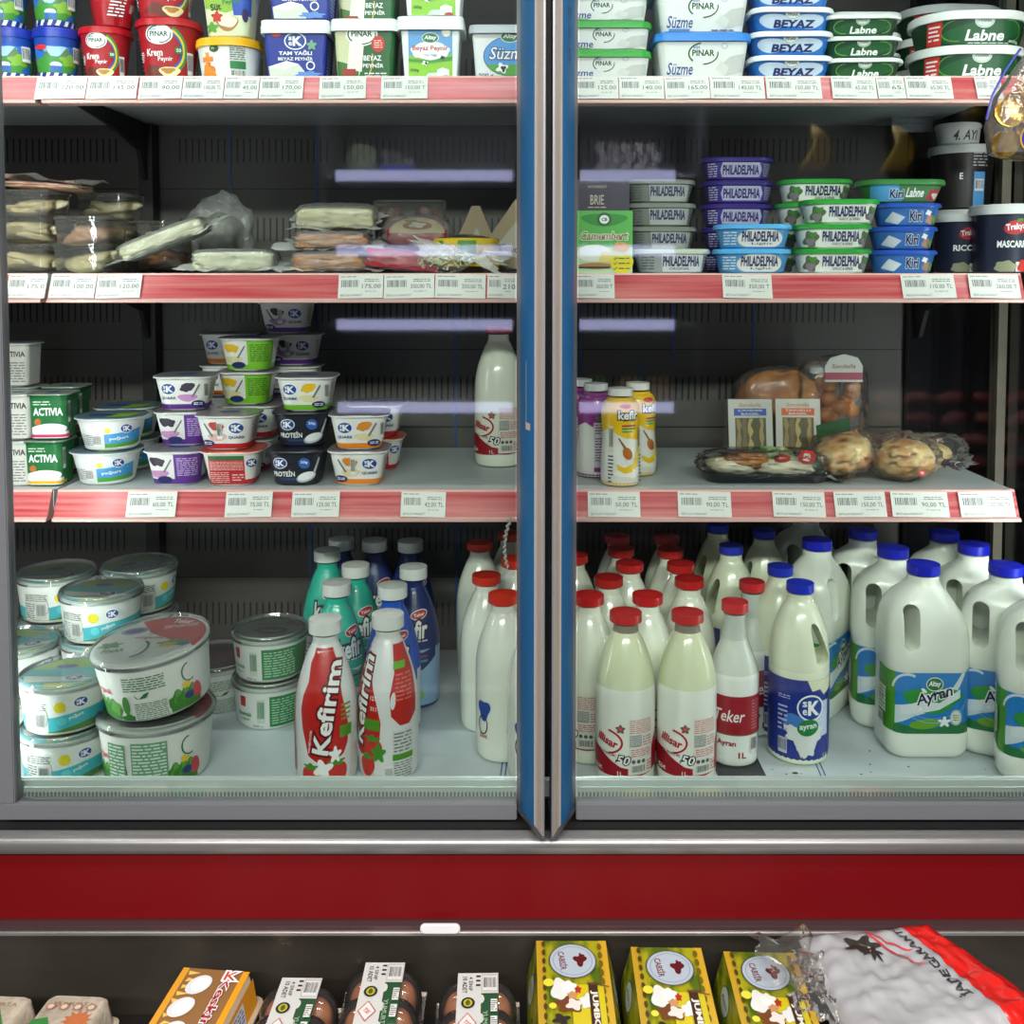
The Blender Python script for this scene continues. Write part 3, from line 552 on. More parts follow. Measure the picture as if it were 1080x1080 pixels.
milk_prof = [(0, .030), (.001, .040), (.006, .0445), (.03, .0462), (.12, .0465), (.158, .0455), (.184, .0415), (.204, .0355), (.221, .0288), (.232, .0238), (.238, .0205), (.245, .0195), (.250, .0195)]
def art_milk(a):
    a.dy = .016
    rd = '#9a1626'
    a.strip([(-.075, .050), (-.05, .046), (-.03, .034), (-.012, .024), (.0, .022)], [(-.075, .010), (-.05, .008), (-.03, .008), (-.012, .009), (.0, .010)], rd); a.strip([(0, .013), (.02, .012), (.045, .016)], [(0, .010), (.02, .009), (.045, .012)], rd)
    a.poly([(.042, .012), (.07, .02), (.07, .07), (.048, .062), (.042, .05)], rd)
    a.rect(0, .012, .042, .10, '#dcdcd2'); a.lines(.002, .076, .040, .098, 7, '#d06a6a'); a.rect(.002, .056, .021, .074, '#8f9290'); a.lines(.003, .058, .020, .073, 6, '#d5d5cf'); a.lines(.023, .056, .040, .072, 4, '#b86a6a'); a.lines(.004, .040, .038, .053, 4, '#c05a5a')
    for k in range(3): a.ell(.008+k*.008, .033, .003, .003, '#4c5450')
    a.bars(.004, .014, .028, .028, '#d8d8d0'); a.lines(.03, .016, .04, .034, 4, '#b86a6a')
    a.arc(-.038, .062, .030, .020, .003, '#b01c2c', -75, 75); a.text('illisar', -.033, .063, .034, .012, '#b01c2c', .03, rot=-.25); a.blotch(-.012, .084, .006, .006, '#7d5a50', 5, .25); a.ell(-.012, .084, .003, .003, '#c05a5a')
    a.text('GÜNLÜK', -.034, .044, .032, .005, '#7a4040', .01, rot=-.12); a.otext('50', -.007, .036, .018, .013, WHITE, '#2a1416', .10, bold=.03, rot=-.1, shear=.2); a.text('Süt', -.05, .018, .016, .007, WHITE, .01); a.text('1L', -.012, .015, .008, .006, WHITE, .01)
capR = lambda z0=.245, z1=.270, r=.0258, c='#c01e1e': capm(z0, z1, r, c)
def whey(name, hx, n): return M(hx, .14, coat=.3, var=.05, scale=12)
def milkb(key, level, low, high, art, capc='#c01e1e', neck='#8a7f72'):
    K[key] = bottle('milk_bottle', milk_prof, capR(c=capc), (whey('', low, 0), whey('', high, 0), level, M(neck, .12, coat=.3), .238), art, cat='milk bottle', h=.270)
milkb('milk', .158, '#eceee4', '#dbe0bb', art_milk)
milkb('milkp', .30, '#e8ebda', '#e8ebda', art_milk)
def art_plain(a):
    a.dy = .016
    a.arc(.022, .04, .016, .028, .0008, '#4a4c50', 0, 360); a.rect(.010, .018, .040, .072, '#d0d0c8'); a.lines(.012, .03, .038, .066, 12, '#8a7478'); a.rect(.014, .064, .036, .069, '#a83a50'); a.ell(.034, .018, .004, .004, '#24469c')
    a.blotch(-.034, .07, .012, .016, '#24469c', 3, .2); a.arc(-.036, .045, .010, .016, .002, '#222226', 0, 360); a.text('Süt', -.035, .027, .016, .007, '#b02c3c', .02)
milkb('milkw', .30, '#eaede0', '#eaede0', art_plain, '#d8321c')
# small PET bottle with a red wrap label
pet_prof = [(0, .030), (.002, .036), (.008, .0395), (.03, .040), (.13, .0405), (.150, .039), (.175, .031), (.197, .0225), (.215, .0185), (.228, .0175), (.241, .0175)]
def art_pet(a):
    a.rect(-.125, .055, .125, .118, '#921c28'); a.rect(-.125, .054, .125, .056, '#6b5a20'); a.otext('Teker', -.016, .086, .05, .019, '#e8e6e4', '#921c28', .02, shear=.2); a.lines(.022, .062, .042, .112, 10, '#b86a70'); a.text('Ayran', -.020, .040, .03, .011, '#921c28', .03); a.text('1L', .006, .022, .012, .009, '#921c28', .03); a.bars(.020, .024, .034, .052, '#d8d8d0')
K['pet'] = bottle('milk_bottle', pet_prof, capm(.237, .264, .0222, '#c4242a'), (whey('', '#dfe2dc', 0), whey('', '#c6ccc2', 0), .150, M('#b9c0b8', .15, coat=.3), .20), art_pet, cat='drink bottle', h=.264)
# strawberry kefir bottle
kf_prof = [(z*1.07, r) for z, r in [(0, .036), (.002, .043), (.008, .0465), (.03, .047), (.10, .0475), (.125, .046), (.150, .0405), (.172, .0335), (.190, .0265), (.199, .0225), (.205, .0195), (.214, .0195)]]
def art_kf(front):
    def f(a):
        a.vs = 1.07; a.rect(-.150, .002, .150, .196, '#d9dad8')
        def blob(cx):
            L = [(.200, -.010), (.190, -.013), (.18, -.018), (.155, -.020), (.135, -.030), (.115, -.034), (.09, -.031), (.065, -.024), (.05, -.020), (.042, -.006), (.036, .006)]
            Rr = [(.200, .016), (.190, .020), (.18, .026), (.155, .030), (.135, .034), (.115, .04), (.09, .046), (.065, .044), (.05, .036), (.042, .02), (.036, .008)]
            a.strip([(cx+x, z) for z, x in L], [(cx+x, z) for z, x in Rr], '#b8201c')
        def berry(x, z, s): a.blotch(x, z, s, s*1.1, '#c0342c', 3, .06); a.blotch(x, z+s, s*.7, s*.3, '#3f8a2c', 5, .3)
        if front:
            blob(0); a.otext('Kefirim', .010, .118, .128, .024, WHITE, '#5a0c10', .09, bold=.045, rot=R(80)); a.text('PROBİYOTİK', -.017, .072, .034, .004, WHITE, .01, rot=R(82)); a.rect(.030, .075, .052, .092, '#4a8c20'); a.lines(.032, .098, .05, .125, 4, '#7a8a30')
            berry(-.016, .020, .015); berry(.024, .024, .017); a.blotch(.004, .032, .012, .012, WHITE, 4, .35); a.blotch(.022, .052, .008, .010, WHITE, 5, .35); a.poly([(-.062, .20), (-.05, .02), (-.06, .02), (-.07, .19)], '#b8201c')
        else:
            blob(-.052); a.otext('Kefirim', -.042, .118, .128, .024, WHITE, '#5a0c10', .09, bold=.045, rot=R(80)); a.rect(-.036, .078, -.008, .094, '#4a8c20'); a.text('127', -.018, .125, .010, .006, WHITE, .01); a.text('311', -.018, .110, .010, .006, WHITE, .01); berry(-.02, .050, .016); berry(-.03, .024, .014); a.blotch(-.01, .045, .01, .012, '#3f8a2c', 5, .3)
            a.strip([(.010, .198), (.014, .16), (.008, .13), (.010, .10), (.024, .085)], [(.03, .198), (.05, .16), (.055, .13), (.055, .10), (.04, .085)], '#b3261f'); a.blotch(.013, .122, .004, .012, '#d9dad8', 2, .1); a.rect(.012, .165, .032, .175, '#5aa82c'); a.lines(.016, .12, .045, .160, 7, '#d06a5a'); a.rect(.012, .004, .046, .078, '#cdd0cc'); a.lines(.014, .045, .044, .076, 6, '#6d6f6c'); a.rect(.012, .034, .046, .043, '#4a8c20'); a.lines(.014, .006, .044, .032, 7, '#6d6f6c'); a.bars(.0, .004, .012, .026)
    return f
for k, fr in (('kf1', 1), ('kf2', 0)): K[k] = bottle('kefir_bottle', kf_prof, capm(.2225, .257, .0262, '#dcdcd8'), (M('#d9dad8', .3, coat=.3),)*2+(9, M('#e2e2de', .3), 9), art_kf(fr), cat='kefir bottle', h=.257)
def art_kef(base, low, ellcol='#b8222c'):
    def f(a):
        a.vs = 1.07; a.rect(-.15, .002, .15, .196, low); a.rect(-.15, .105, .15, .196, base); a.strip([(-.05, .105), (-.02, .112), (.02, .10), (.05, .108)], [(-.05, .085), (-.02, .09), (.02, .07), (.05, .09)], base)
        a.ell(.014, .163, .016, .008, WHITE, rot=.15); a.ell(.014, .163, .0145, .0066, ellcol, rot=.15); a.text('Teker', .014, .163, .02, .005, WHITE, .02, rot=.15); a.otext('kefir', .006, .138, .046, .028, WHITE, '#15181e', .10, bold=.05, shear=.1, rot=.08)
        a.lines(-.01, .118, .03, .123, 1, '#d8dce2'); a.rect(-.012, .092, .03, .096, '#8a3a6a'); a.rect(-.012, .084, .03, .088, '#2f9a8c'); a.text('%0', .0, .060, .022, .012, '#222', .02); a.text('Logic', .0, .045, .03, .009, '#3a3c40', .02); a.ell(.012, .028, .012, .008, '#8db552'); a.lines(-.045, .01, -.022, .08, 9, '#77797c')
    return f
K['kteal'] = bottle('kefir_bottle', kf_prof, capm(.2225, .257, .0262, '#dcdcd8'), (M('#2fb39c', .3, coat=.3),)*2+(9, M('#2fb39c', .3, coat=.3), .20), art_kef('#2fb39c', '#dfe3e0'), cat='kefir bottle', h=.257)
K['kblue'] = bottle('kefir_bottle', kf_prof, capm(.2225, .257, .0262, '#dcdcd8'), (M('#1f50b8', .3, coat=.3),)*2+(9, M('#1f50b8', .3, coat=.3), .20), art_kef('#1f50b8', '#c9d6e4'), cat='kefir bottle', h=.257)
K['knavy'] = bottle('kefir_bottle', kf_prof, capm(.2225, .257, .0262, '#dcdcd8'), (M('#182c66', .3, coat=.3),)*2+(9, M('#182c66', .3, coat=.3), .20), art_kef('#182c66', '#8fb2d4'), cat='kefir bottle', h=.257)
# small drinkable kefir
sm_prof = [(0, .026), (.002, .031), (.01, .0335), (.05, .033), (.075, .031), (.10, .0315), (.125, .033), (.140, .0305), (.148, .024), (.152, .0215)]
def art_sm(kind):
    def f(a):
        a.rect(-.10, .002, .10, .146, '#dddcd4')
        c = {'y': '#e8bc14', 'p': '#8a2a80'}[kind]
        a.strip([(-.10, .146), (-.03, .147), (0, .147), (.03, .147), (.10, .146)], [(-.10, .07), (-.028, .10), (.0, .085), (.028, .08), (.10, .07)], c)
        if kind == 'y':
            a.otext('kefir', .008, .124, .036, .014, WHITE, '#1c1a1e', .10, bold=.05); a.ell(.002, .139, .010, .004, '#c0282c'); a.lines(-.002, .112, .02, .116, 1, '#8a6a20'); a.rect(-.004, .104, .022, .107, '#9c2a4a'); a.rect(-.004, .099, .022, .102, '#2f8a5c'); a.rect(-.004, .094, .014, .097, '#3f9a6c')
            a.blotch(.008, .026, .024, .010, '#eceae0', 4, .15); a.poly([(-.014, .040), (.0, .034), (.016, .040), (.028, .072), (.020, .045), (.014, .026), (.0, .024), (-.010, .030)], '#e2b81c'); a.poly([(.010, .032), (.024, .05), (.028, .08), (.032, .05), (.022, .03)], '#f0cf3c'); a.ell(.006, .058, .008, .011, '#a8601c', rot=.5); a.poly([(.0, .066), (-.010, .084), (-.008, .085), (.004, .068)], '#8a5a2c')
            a.bars(-.026, .06, -.018, .105, '#d8d4b8'); a.lines(-.028, .006, -.018, .056, 8, '#55565a'); a.bars(.030, .06, .040, .10, '#d8d4b8'); a.lines(.030, .006, .04, .056, 8, '#55565a')
        else:
            a.rect(-.012, .02, .03, .10, '#c9c4cc'); a.lines(-.010, .03, .028, .098, 14, '#6a5a70'); a.rect(-.012, .012, .03, .02, '#8a2a80'); a.ell(.0, .108, .010, .004, '#3f7a4c')
    return f
K['smy'] = bottle('kefir_bottle', sm_prof, capm(.148, .171, .0222, '#dcdcd8'), M('#e8bc14', .3, coat=.3), art_sm('y'), cat='kefir bottle', h=.171)
K['smp'] = bottle('kefir_bottle', sm_prof, capm(.148, .171, .0222, '#c9c8cc'), M('#8a2a80', .3, coat=.3), art_sm('p'), cat='kefir bottle', h=.171)
# ---- jugs
def slot_cutter(cx, cz, hw, hh, tri=0, rot=0):
    pts = []
    for k in range(24):
        t = 2*pi*k/24; x = hw*cos(t); z = hw*sin(t)+(hh-hw)*(1 if sin(t) >= 0 else -1)
        if tri: x = x*(1-.42*z/hh)+(z/hh)*tri
        pts.append((cx+x*cos(rot)-z*sin(rot), cz+x*sin(rot)+z*cos(rot)))
    return extr(pts, -.2, .2, 'Y', M(PLA, .3))
jm = M('#e4e8dc', .24, coat=.2, var=.05, scale=10)
jug_secs = [(0, .050, .034, .022), (.004, .060, .042, .026), (.014, .0655, .047, .028), (.038, .0665, .048, .028), (.042, .0655, .047, .028), (.044, .0650, .0465, .028), (.143, .0650, .0465, .028), (.147, .0665, .048, .028), (.168, .0665, .048, .03), (.190, .0660, .048, .03, -.0004), (.210, .0640, .047, .03, -.0014), (.228, .0590, .045, .03, -.004), (.243, .0515, .041, .03, -.006), (.255, .0430, .036, .028, -.006), (.264, .0345, .031, .027, -.003), (.270, .0285, .027, .026, -.001), (.275, .0245, .0245, .0245), (.285, .0240, .0240, .024)]
def art_ayr(a):
    a.vs = 1.36; a.dy = -.0229
    bl = '#1f78bf'
    a.rect(-.0665-.03, .056, .0665+.03, .127, bl); a.rect(-.104, .056, -.058, .127, '#3f8a1c'); a.rect(.096, .056, .12, .127, '#3f8a1c')
    a.strip([(-.06, .068), (-.03, .064), (.0, .062), (.03, .067), (.07, .068)], [(-.06, .0555), (-.03, .0555), (.0, .0555), (.03, .0555), (.07, .0555)], '#1f6a3a'); a.blotch(-.012, .067, .024, .006, '#6a9c20', 2, .1)
    a.strip([(-.058, .088), (-.03, .092), (.0, .096), (.025, .103), (.045, .127)], [(-.058, .066), (-.03, .076), (.0, .082), (.028, .092), (.052, .127)], '#c9d6de'); a.arc(-.04, .105, .024, .022, .003, '#c9d6de', 60, 170); a.arc(0, .11, .06, .042, .0008, '#7fb4dc', 235, 330); a.arc(0, .113, .062, .04, .0006, '#7fb4dc', 235, 330)
    a.blotch(0, .096, .044, .015, '#2f8a3a', 3, .15); a.strip([(-.05, .088), (-.02, .094), (.01, .092), (.042, .108)], [(-.05, .078), (-.02, .080), (.01, .084), (.042, .098)], '#d8e0e2')
    altay(a, .002, .114, .0125); a.otext('Ayran', .002, .0995, .056, .0165, '#17183c', WHITE, .08, bold=.035, shear=.15, rot=.22); a.ell(.036, .075, .0092, .0092, '#d5dbd0'); a.arc(.036, .075, .0085, .0085, .0006, '#5a7a60'); a.lines(.031, .071, .041, .079, 3, '#5a7a60')
    a.blotch(.018, .070, .008, .005, WHITE, 5, .4); a.ell(-.02, .085, .003, .002, WHITE); a.ell(-.015, .107, .005, .002, WHITE, rot=-.5)
    a.rect(-.098, .075, -.074, .105, '#c8d4b8'); a.lines(-.096, .077, -.076, .103, 6, '#5a6a50'); a.bars(-.1, .058, -.08, .072)
jb = boolean(loft('jug_body', [norm(s) if len(s) == 5 else s for s in jug_secs], jm, 8), slot_cutter(-.034, .212, .0125, .036))
a_ = Art(.35); art_ayr(a_)
K['jug'] = Kind('drink_jug', 'ayran jug', [('body', jb), ('cap', capm(.279, .306, .0262, '#1620b0')), ('printed_label', a_.mesh(wrap(jug_secs), du=.005, dv=.03))], .306, .048, .0665)
sekj_prof = [(0, .036), (.002, .042), (.008, .0465), (.02, .048), (.145, .0485), (.149, .0475), (.158, .0485), (.180, .0475), (.205, .0445), (.225, .0385), (.245, .0305), (.256, .0235), (.264, .0205), (.272, .0205)]
def art_sekj(a):
    a.vs = 1.28; a.dy = -.0058
    bl = '#1c2f86'
    a.rect(-.15, .012, .15, .118, '#c3cfe4'); a.rect(-.15, .09, .15, .118, bl); a.rect(-.15, .012, .15, .045, bl); a.blotch(-.03, .085, .045, .028, bl, 7, .1); a.rect(-.11, .03, -.02, .1, bl); a.rect(.042, .02, .13, .1, bl)
    a.poly([(.0, .118), (.05, .118), (.046, .104), (.03, .098), (.022, .106), (.008, .104)], '#d5d8b8'); a.blotch(-.004, .052, .03, .018, '#d9dcd8', 9, .14); a.blotch(.0, .034, .014, .014, '#d9dcd8', 6, .2); a.poly([(-.02, .04), (-.008, .018), (.0, .038), (.01, .024), (.02, .045)], '#d9dcd8'); a.blotch(-.018, .066, .02, .008, '#3f78c4', 4, .2)
    sek(a, .006, .083, .0195); a.ell(.002, .058, .017, .0105, '#1f7a3a', rot=.15); a.text('ayran', .002, .058, .026, .007, WHITE, .02, rot=.1)
    a.bars(-.045, .022, -.030, .042, '#c0c6d8'); a.lines(-.046, .05, -.03, .085, 6, '#aab2dd'); a.lines(-.046, .092, -.026, .098, 2, '#aab2dd'); a.text('1 L', .034, .02, .010, .006, WHITE, .01)
sj = boolean(loft('ayran_body', [(z, r) for z, r in spline([tuple(map(float, p)) for p in sekj_prof], 4)], M('#e0e4ca', .2, coat=.25, var=.05, scale=12), 8), slot_cutter(.021, .198, .0105, .034, tri=-.004, rot=R(9)))
a_ = Art(.35); art_sekj(a_)
K['sekj'] = Kind('drink_bottle', 'ayran bottle', [('body', sj), ('cap', capm(.266, .292, .0225, '#1a2fb4')), ('printed_label', a_.mesh(wrap(sekj_prof), du=.0045, dv=.015))], .292, .0485, .0485)
# ---- big yogurt tubs
CL = clear('clear_plastic', '#f4f8f6', 1.45, .05, rough=.08)
def ytub(name, r, h, art, lidart, body='#dcdfda', tint='#d9ddd6'):
    bs = [(0, r*.80), (.002, r*.84), (.006, r*.86), (h-.014, r*.95)]
    body_me = loft(name, bs+[(h-.012, r*.96), (h-.012, r*.99), (h-.009, r*.99), (h-.008, r*.95)], M(body, .35), 10)
    a = Art(); lidart(a, r*.93); foil = a.mesh(topmap(h-.0078), du=.05, dv=.05)
    dome = loft(name+'_lid', [(h-.0085, r*.985), (h-.0135, r*1.0), (h-.006, r*1.01), (h-.001, r*.97), (h, r*.93), (h-.0045, r*.90)], CL, 10, capb=False)
    a = Art(); art(a, r*.9, h-.016)
    return Kind(name, 'yogurt tub', [('body', body_me), ('foil_seal', foil), ('clear_lid', dome), ('printed_label', a.mesh(wrap(bs[2:]), du=.005, dv=.02))], h, r, r)
def art_yt(a, r, zt):
    W = r*pi*.98; tl = '#3fa9b4'
    a.rect(-W, .002, W, zt, '#d7dcd6')
    a.strip([(-W, zt*.5), (-.03, zt*.42), (.0, zt*.46), (.04, zt*.55), (W, zt*.6)], [(-W, .002), (-.03, .002), (0, .002), (.04, .002), (W, .002)], tl); a.strip([(-W, zt*.15), (.0, zt*.12), (.05, zt*.26), (W, zt*.2)], [(-W, .002), (.0, .002), (.05, .002), (W, .002)], '#4c7a34')
    a.rect(-.052, zt*.1, -.006, zt*.84, '#c9ccc4'); a.arc(-.029, zt*.47, .0233, zt*.372, .0007, '#3a3a3a'); a.lines(-.050, zt*.62, -.008, zt*.82, 4, '#3f4244'); a.lines(-.050, zt*.14, -.030, zt*.58, 7, '#4a4d50'); a.bars(-.028, zt*.14, -.010, zt*.58, '#b9bcb4', '#4a4d50')
    a.ell(.012, zt*.70, .0085, .0085, '#d9c820'); sek(a, .042, zt*.76, .010); a.ell(.014, zt*.36, .007, .007, '#5fc0c8'); a.text('yoğurt', .034, zt*.44, .022, .007, WHITE, .02, rot=.2)
def lid_yt(a, r): a.ell(0, 0, r, r, '#4fb6bf', 40); a.poly([(-r*.9, r*.3), (-r*.5, r*.85), (r*.3, r*.93), (r*.9, r*.3), (r*.2, r*.35)], '#9ebf2c'); a.poly([(-r*.95, -.1*r), (r*.9, -r*.35), (r*.8, -r*.5), (-r*.8, -r*.5)], '#dfe3d8'); a.poly([(-r*.3, -r*.6), (r*.75, -r*.6), (r*.3, -r*.92), (-r*.2, -r*.95)], '#e0d23a'); a.ell(-r*.1, r*.42, r*.26, r*.13, '#24469c'); sek(a, r*.3, -r*.3, r*.2)
K['yt'] = ytub('yogurt_tub', .0700, .0825, art_yt, lid_yt)
def art_teer(v):
    def f(a, r, zt):
        W = r*pi*.98
        a.rect(-W, .002, W, zt, '#d9dbd4')
        for x in (-.072, -.058, -.047, .055, .068, .08): a.blotch(x, zt*.2, .016, zt*.24, '#3a7a2c', 5, .16); a.blotch(x+.004, zt*.3, .010, zt*.14, '#5c9a3c', 4, .2)
        a.text('organik', -.062, zt*.60, .036, .011, '#c0303a', .02, rot=-.05); a.ell(-.022, zt*.36, .006, zt*.18, '#3f7a34'); a.blotch(-.02, zt*.1, .012, zt*.09, '#2f6a2a', 5, .15)
        a.arc(.078, zt*.72, .013, .016, .0022, '#2f6a3c', 90, 300); a.ell(.074, zt*.28, .009, .006, '#2a3c78'); a.ell(.088, zt*.3, .008, .014, '#c8404a'); a.blotch(.07, zt*.5, .006, .006, '#e0c22a')
        if v: a.lines(-.022, zt*.62, .040, zt*.90, 6, '#2f6a3c'); a.poly([(.0, zt*.48), (.008, zt*.57), (.016, zt*.6), (.011, zt*.5)], '#2f6a3c'); a.poly([(.0, zt*.48), (-.008, zt*.57), (-.004, zt*.5)], '#2f6a3c'); a.rect(-.010, .004, .040, zt*.42, '#cfd3cb'); a.lines(-.008, .006, .038, zt*.4, 9, '#3a6a44')
        else: a.rect(-.05, .02, -.018, zt*.88, '#5f8f68'); a.lines(-.048, .022, -.02, zt*.86, 10, '#d5ddd2'); a.rect(-.008, .004, .044, zt*.92, '#6a9a74'); a.lines(-.006, .006, .042, zt*.9, 14, '#dbe2d8'); a.ell(-.0, zt*.12, .007, .005, '#c8404a')
    return f
def lid_teer(a, r):
    a.ell(0, 0, r, r, '#d9dbd2', 40); a.poly([(r*cos(R(t)), r*sin(R(t))) for t in range(-25, 116, 10)]+[(-r*.1, r*.35), (r*.5, -r*.15)], '#c8302c'); a.lines(r*.1, r*.45, r*.75, r*.6, 2, '#f0d8d0'); a.text('Teker', r*.42, r*.72, r*.42, r*.16, WHITE, .03, rot=-.3)
    a.ell(-r*.45, r*.5, r*.26, r*.16, '#8d95a8'); a.ell(-r*.45, r*.5, r*.18, r*.1, '#2a3c78'); a.text('organik', -r*.05, r*.12, r*.6, r*.14, '#c0404a', .015, rot=-.25); a.text('yoğurt', r*.05, r*.3, r*.3, r*.1, '#2f6a3c', .015); a.blotch(r*.45, -r*.2, r*.26, r*.13, '#4c8a34', 5, .25); a.blotch(r*.4, -r*.28, r*.14, r*.08, '#e0b82a', 4, .2); a.ell(r*.68, -r*.3, r*.1, r*.08, '#3a5a8a'); a.blotch(-r*.72, -r*.05, r*.2, r*.12, '#5a8f62', 6, .3); a.arc(-r*.2, -r*.3, r*.26, r*.34, r*.05, '#2f6a3c', -90, 60); a.text('PINAR', -r*.6, -r*.3, r*.4, r*.13, '#2f6a3c', .02)
K['teer1'] = ytub('yogurt_tub', .0915, .103, art_teer(1), lid_teer); K['teer0'] = ytub('yogurt_tub', .0915, .106, art_teer(0), lid_teer)
def art_hm(a, r, zt):
    W = r*pi*.98; a.rect(-W, .002, W, zt, '#d5d8d2'); a.rect(.0, .004, W*.6, zt*.92, '#2c7a44'); a.lines(.004, .01, .06, zt*.86, 10, '#a8cdb2'); a.bars(-.022, zt*.2, -.008, zt*.85, '#c3c6c0', '#2c7a44'); a.rect(-.056, zt*.62, -.044, zt*.9, '#b02c34'); a.text('Homemade', -.048, zt*.42, .03, .008, '#2c7a44', .02); a.text('yoğurt', -.046, zt*.27, .02, .006, '#2c7a44', .01); a.text('750 g', -.02, zt*.1, .018, .006, '#444', .01)
def lid_hm(a, r): a.ell(0, 0, r, r, '#2c5c3c', 40); a.ell(0, .0, r*.88, r*.88, '#9aa79c', 36); a.ell(r*.05, -r*.1, r*.48, r*.28, '#3c4c6c'); a.text('YOĞURT', r*.05, -r*.1, r*.6, r*.16, '#b8bcc0', .02); a.text('Homemade', -r*.1, r*.4, r*.7, r*.16, '#2c5c3c', .02); a.poly([(r*.3, r*.5), (r*.75, r*.2), (r*.8, r*.35), (r*.45, r*.7)], '#9c3038')
K['hm'] = ytub('yogurt_tub', .068, .0825, art_hm, lid_hm)
def lid_rd(a, r): a.ell(0, 0, r, r, '#4a1c22', 40); a.ell(0, 0, r*.6, r*.4, '#7c3038')
K['rd'] = ytub('yogurt_tub', .078, .086, art_teer(1), lid_rd)
# =================================================================== cabinet
ALU = M('#74777c', .38, .3, var=.05, scale=8, stretch=(1, 1, 30)); ALUD = M('#6f7075', .35, .85); STEEL = two_tone('brushed_steel', '#5b5852', '#6b6862', 30, (.3, 1, 12), .3, metal=.9)
WH = M('#b9c0c2', .4, var=.05, scale=6); BLACK = M('#0b0b0c', .5); BLUE = M('#125a8c', .4, var=.08, scale=5, stretch=(3, 3, .6)); BEIGE = M('#b6aba2', .4)
ZD, Z3, Z2, Z1 = .688, 1.116, 1.482, 1.808
XL, XM0, XM1, XR, XE = -1.24, .033, .042, .842, .945
SPL = ((XL, -.785), (-.777, XM0), (XM1, XR))
fr = thing('display_refrigerator', 'tall glass-door dairy refrigerator with grey aluminium frames and a red front panel', 'refrigerator', (0, 0, 0))
# back panel with pressed air slots, seams and thin blue film edges
bm = bmesh.new(); box(bm, XL, .818, 2.08, 2.10, .66, 2.22)
def slotrow(z, x0, x1, h=.05):
    x = x0
    while x < x1:
        w = .0023
        vs = [bm.verts.new((x+w*cos(t), 2.0795, z+w*sin(t)+(h/2-w)*(1 if sin(t) > 0 else -1))) for t in [pi/4+pi/2*0+2*pi*k/8+.01 for k in range(8)]]
        bm.faces.new(vs).material_index = 1; x += .0134
for z in (1.905, 1.74, 1.575, 1.405, 1.24, 1.075, .915, .755):
    for a, b in ((-1.2, -.83), (-.705, -.385), (-.36, -.02), (.15, .41), (.43, .72)): slotrow(z, a, b)
for z in (1.822, 1.660, 1.49, 1.323, 1.158, .995, .835): box(bm, XL, .816, 2.0785, 2.0799, z-.0012, z+.0012, 1)
for x, za, zb in ((-.60, 1.62, 1.82), (-.60, 1.0, 1.32), (-.42, 1.3, 1.8), (-.13, .7, 1.45), (-.44, .7, 1.1), (.135, 1.1, 1.6), (.33, 1.3, 1.45), (.5, 1.3, 1.45), (.26, 1.1, 1.3)): box(bm, x-.0022, x+.0022, 2.077, 2.0795, za, zb, 2)
obj('back_panel', bm_mesh(bm, 'back_panel', [M('#4e4a46', .5, var=.12, scale=4), BLACK, M('#1d4f86', .4)]), fr)
for k, x in enumerate((-.763, .037)):
    obj('shelf_upright', boxm('upright', BLACK, (x-.014, x+.014, 2.04, 2.078, .7, 2.15)), fr)
obj('side_panel', boxm('side', M('#141417', .16, spec=.6), (XE, XE+.02, 1.46, 2.10, .66, 2.22)), fr)
obj('dark_end_panel', boxm('end', M('#0e0e11', .12, spec=.6), (.819, XE-.001, 2.05, 2.10, .66, 2.22)), fr)
obj('side_panel', boxm('side', M('#3c3c3e', .4), (XL-.03, XL, 1.46, 2.10, .66, 2.22)), fr)
obj('corner_post', boxm('post', M('#8d8678', .35, .7), (.925, .942, 1.89, 1.905, .689, 2.15), (.928, .942, 1.92, 1.928, .689, 2.15)), fr)
obj('top_panel', boxm('top', M('#8d8f90', .4), (XL-.03, XE+.02, 1.40, 2.10, 2.20, 2.23), (XL-.03, XE+.02, 1.39, 1.43, 2.06, 2.23)), fr)
RED_RAIL = two_tone('price_rail_plastic', '#b43a45', '#d27f7a', 14, (.25, 1, 9), .25, 5, .35, .75)
RLIP = M('#dcb0a8', .3)
for zi, z in enumerate((Z3, Z2, Z1)):
    for si, (a, b) in enumerate(SPL):
        sh = obj('shelf', boxm('shelf', WH, (a, b, 1.655, 2.065, z-.018, z), (a, b, 1.655, 1.66, z-.035, z-.018)), fr)
        prof = [(1.662, z+.001), (1.652, z+.001), (1.650, z-.002), (1.632, z-.041), (1.626, z-.043), (1.626, z-.0475), (1.6545, z-.0475), (1.6545, z+.0003), (1.662, z+.0003)]
        obj('price_rail', extr(prof, a+.001, b-.001 if si < 2 else b+.012*(2-zi)*0, 'X', [RLIP, RED_RAIL], 'rail', [0, 0, 1, 0, 0, 0, 0, 0, 0]), sh)
    for x in (-.763, .037) + ((.833,) if zi < 2 else ()):
        obj('shelf_bracket', extr([(2.06, z-.018), (1.70, z-.018), (1.70, z-.03), (1.90, z-.052), (2.00, z-.075), (2.03, z-.13), (2.06, z-.14)], x-.004, x+.004, 'X', BLACK, 'bracket'), fr)
